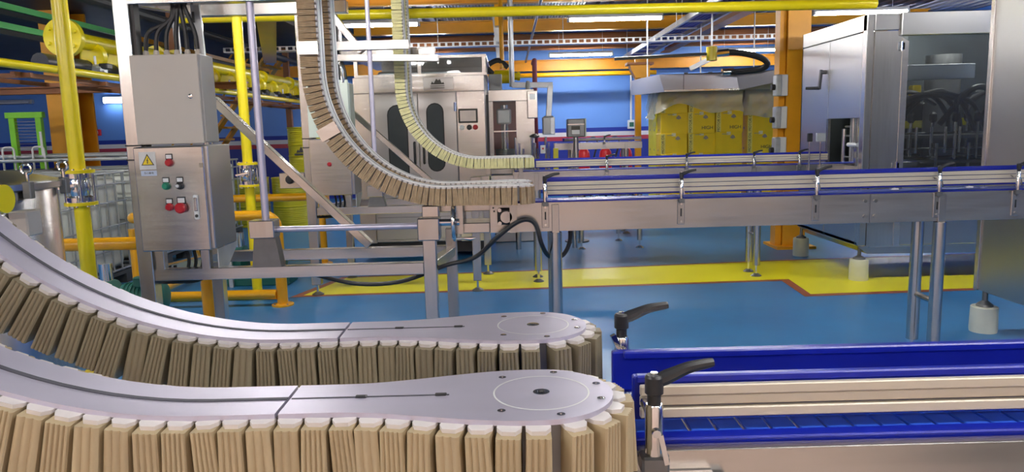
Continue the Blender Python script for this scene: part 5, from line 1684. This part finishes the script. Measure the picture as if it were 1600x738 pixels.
MB().tube(curve([(4.05, 7.0, 1.42), (4.25, 6.9, 1.72), (4.45, 6.95, 1.74), (4.5, 7.0, 1.58), (4.4, 7.1, 1.40)], 7), 0.028, 8).build('hose', 'cable', o)
# infeed parts seen in the side opening
for x, y, h in ((3.30, 7.05, 1.46), (3.27, 7.25, 1.40)):
    MB().cyl((x, y, 1.0), (x, y, h), 0.02, seg=10).build('infeed_post', 'chrome', o)
MB().cyl((3.27, 7.15, 1.25), (3.27, 6.95, 1.25), 0.02, seg=8).build('infeed_bar', 'white', o)
MB().span((3.3, 6.9, 1.33), (3.36, 6.96, 1.42), 0.006).build('sensor_block', 'sign', o)
for k in range(5):
    MB().cyl((3.24 + 0.03 * k, 6.86 + 0.11 * k, 1.0), (3.24 + 0.03 * k, 6.86 + 0.11 * k, 1.5), 0.011 + 0.003 * (k % 2), seg=8).build('infeed_post', 'chrome' if k % 2 else 'galv', o)
for z in (1.12, 1.33, 1.42):
    MB().cyl((3.36, 6.85, z), (3.36, 7.42, z), 0.009, seg=8).build('infeed_bar', 'galv', o)
# nylon machine feet
o2 = []
for k, (x, y, lab) in enumerate(((3.2, 8.05, 'farthest of the three'), (3.21, 6.70, 'middle of the three'), (3.24, 4.98, 'nearest of the three'))):
    q = o if k < 2 else None
    r = 0.083
    if k < 2:
        b = MB().lathe([(r, 0), (r * 1.02, 0.02), (r, 0.19), (r * 0.95, 0.2)], (x + 0.02, y + 0.05, 0), 24).build('nylon_foot', 'puck', o)
        MB().lathe([(0.055, 0.2), (0.05, 0.215), (0.016, 0.235), (0.016, 0.36)], (x + 0.02, y + 0.05, 0), 14).build('spindle', 'steel_dark', b)
for x, y in ((5.4, 8.0), (5.4, 6.8)):
    MB().lathe([(r, 0), (r * 1.02, 0.02), (r, 0.19), (r * 0.95, 0.2)], (x, y, 0), 24).build('nylon_foot', 'puck', o)
    MB().lathe([(0.055, 0.2), (0.016, 0.235), (0.016, 0.3)], (x, y, 0), 14).build('spindle', 'steel_dark', o)

# nearer cabinet of the same line at the right edge
o = thing('rinser_cabinet', 'tall plain stainless cabinet cut by the right edge of the picture', 'machine', (4.2, 4.9, 0))
mb = MB()
mb.span((3.25, 4.53, 0.28), (5.5, 5.06, 2.75), 0.008)
mb.build('body', 'steel_satin', o)
MB().span((3.238, 5.03, 0.28), (3.262, 5.07, 2.75), 0.003).build('corner_trim', 'steel', o)
b = MB().lathe([(0.085, 0), (0.088, 0.02), (0.085, 0.175), (0.08, 0.18)], (3.27, 4.98, 0), 24).build('nylon_foot', 'puck', o)
MB().lathe([(0.055, 0.18), (0.05, 0.195), (0.018, 0.22), (0.018, 0.285)], (3.27, 4.98, 0), 14).build('spindle', 'steel_dark', b)
for x, y in ((5.4, 4.98), (5.4, 4.6), (3.6, 4.6)):
    MB().lathe([(0.085, 0), (0.088, 0.02), (0.085, 0.175), (0.08, 0.18)], (x, y, 0), 24).build('nylon_foot', 'puck', o)
    MB().lathe([(0.055, 0.18), (0.018, 0.22), (0.018, 0.285)], (x, y, 0), 14).build('spindle', 'steel_dark', o)

# sensors on thin rods beside the far line
for px, lab, wd in ((1265, 'small dark sensor on a rod beside the far line', 0.022), (1282, 'grey reflector plate on a rod beside the far line', 0.045)):
    q = at(px, 220, 7.02)
    s = thing('line_sensor', lab, 'sensor', (q.x, 7.02, 1.1))
    MB().cyl((q.x, 7.02, 0.97), (q.x, 7.02, 1.30), 0.007, seg=8).build('rod', 'chrome', s)
    MB().span((q.x - wd, 7.0, 1.29), (q.x + wd, 7.03, 1.37), 0.004).build('head', 'black' if wd < 0.03 else 'galv', s)
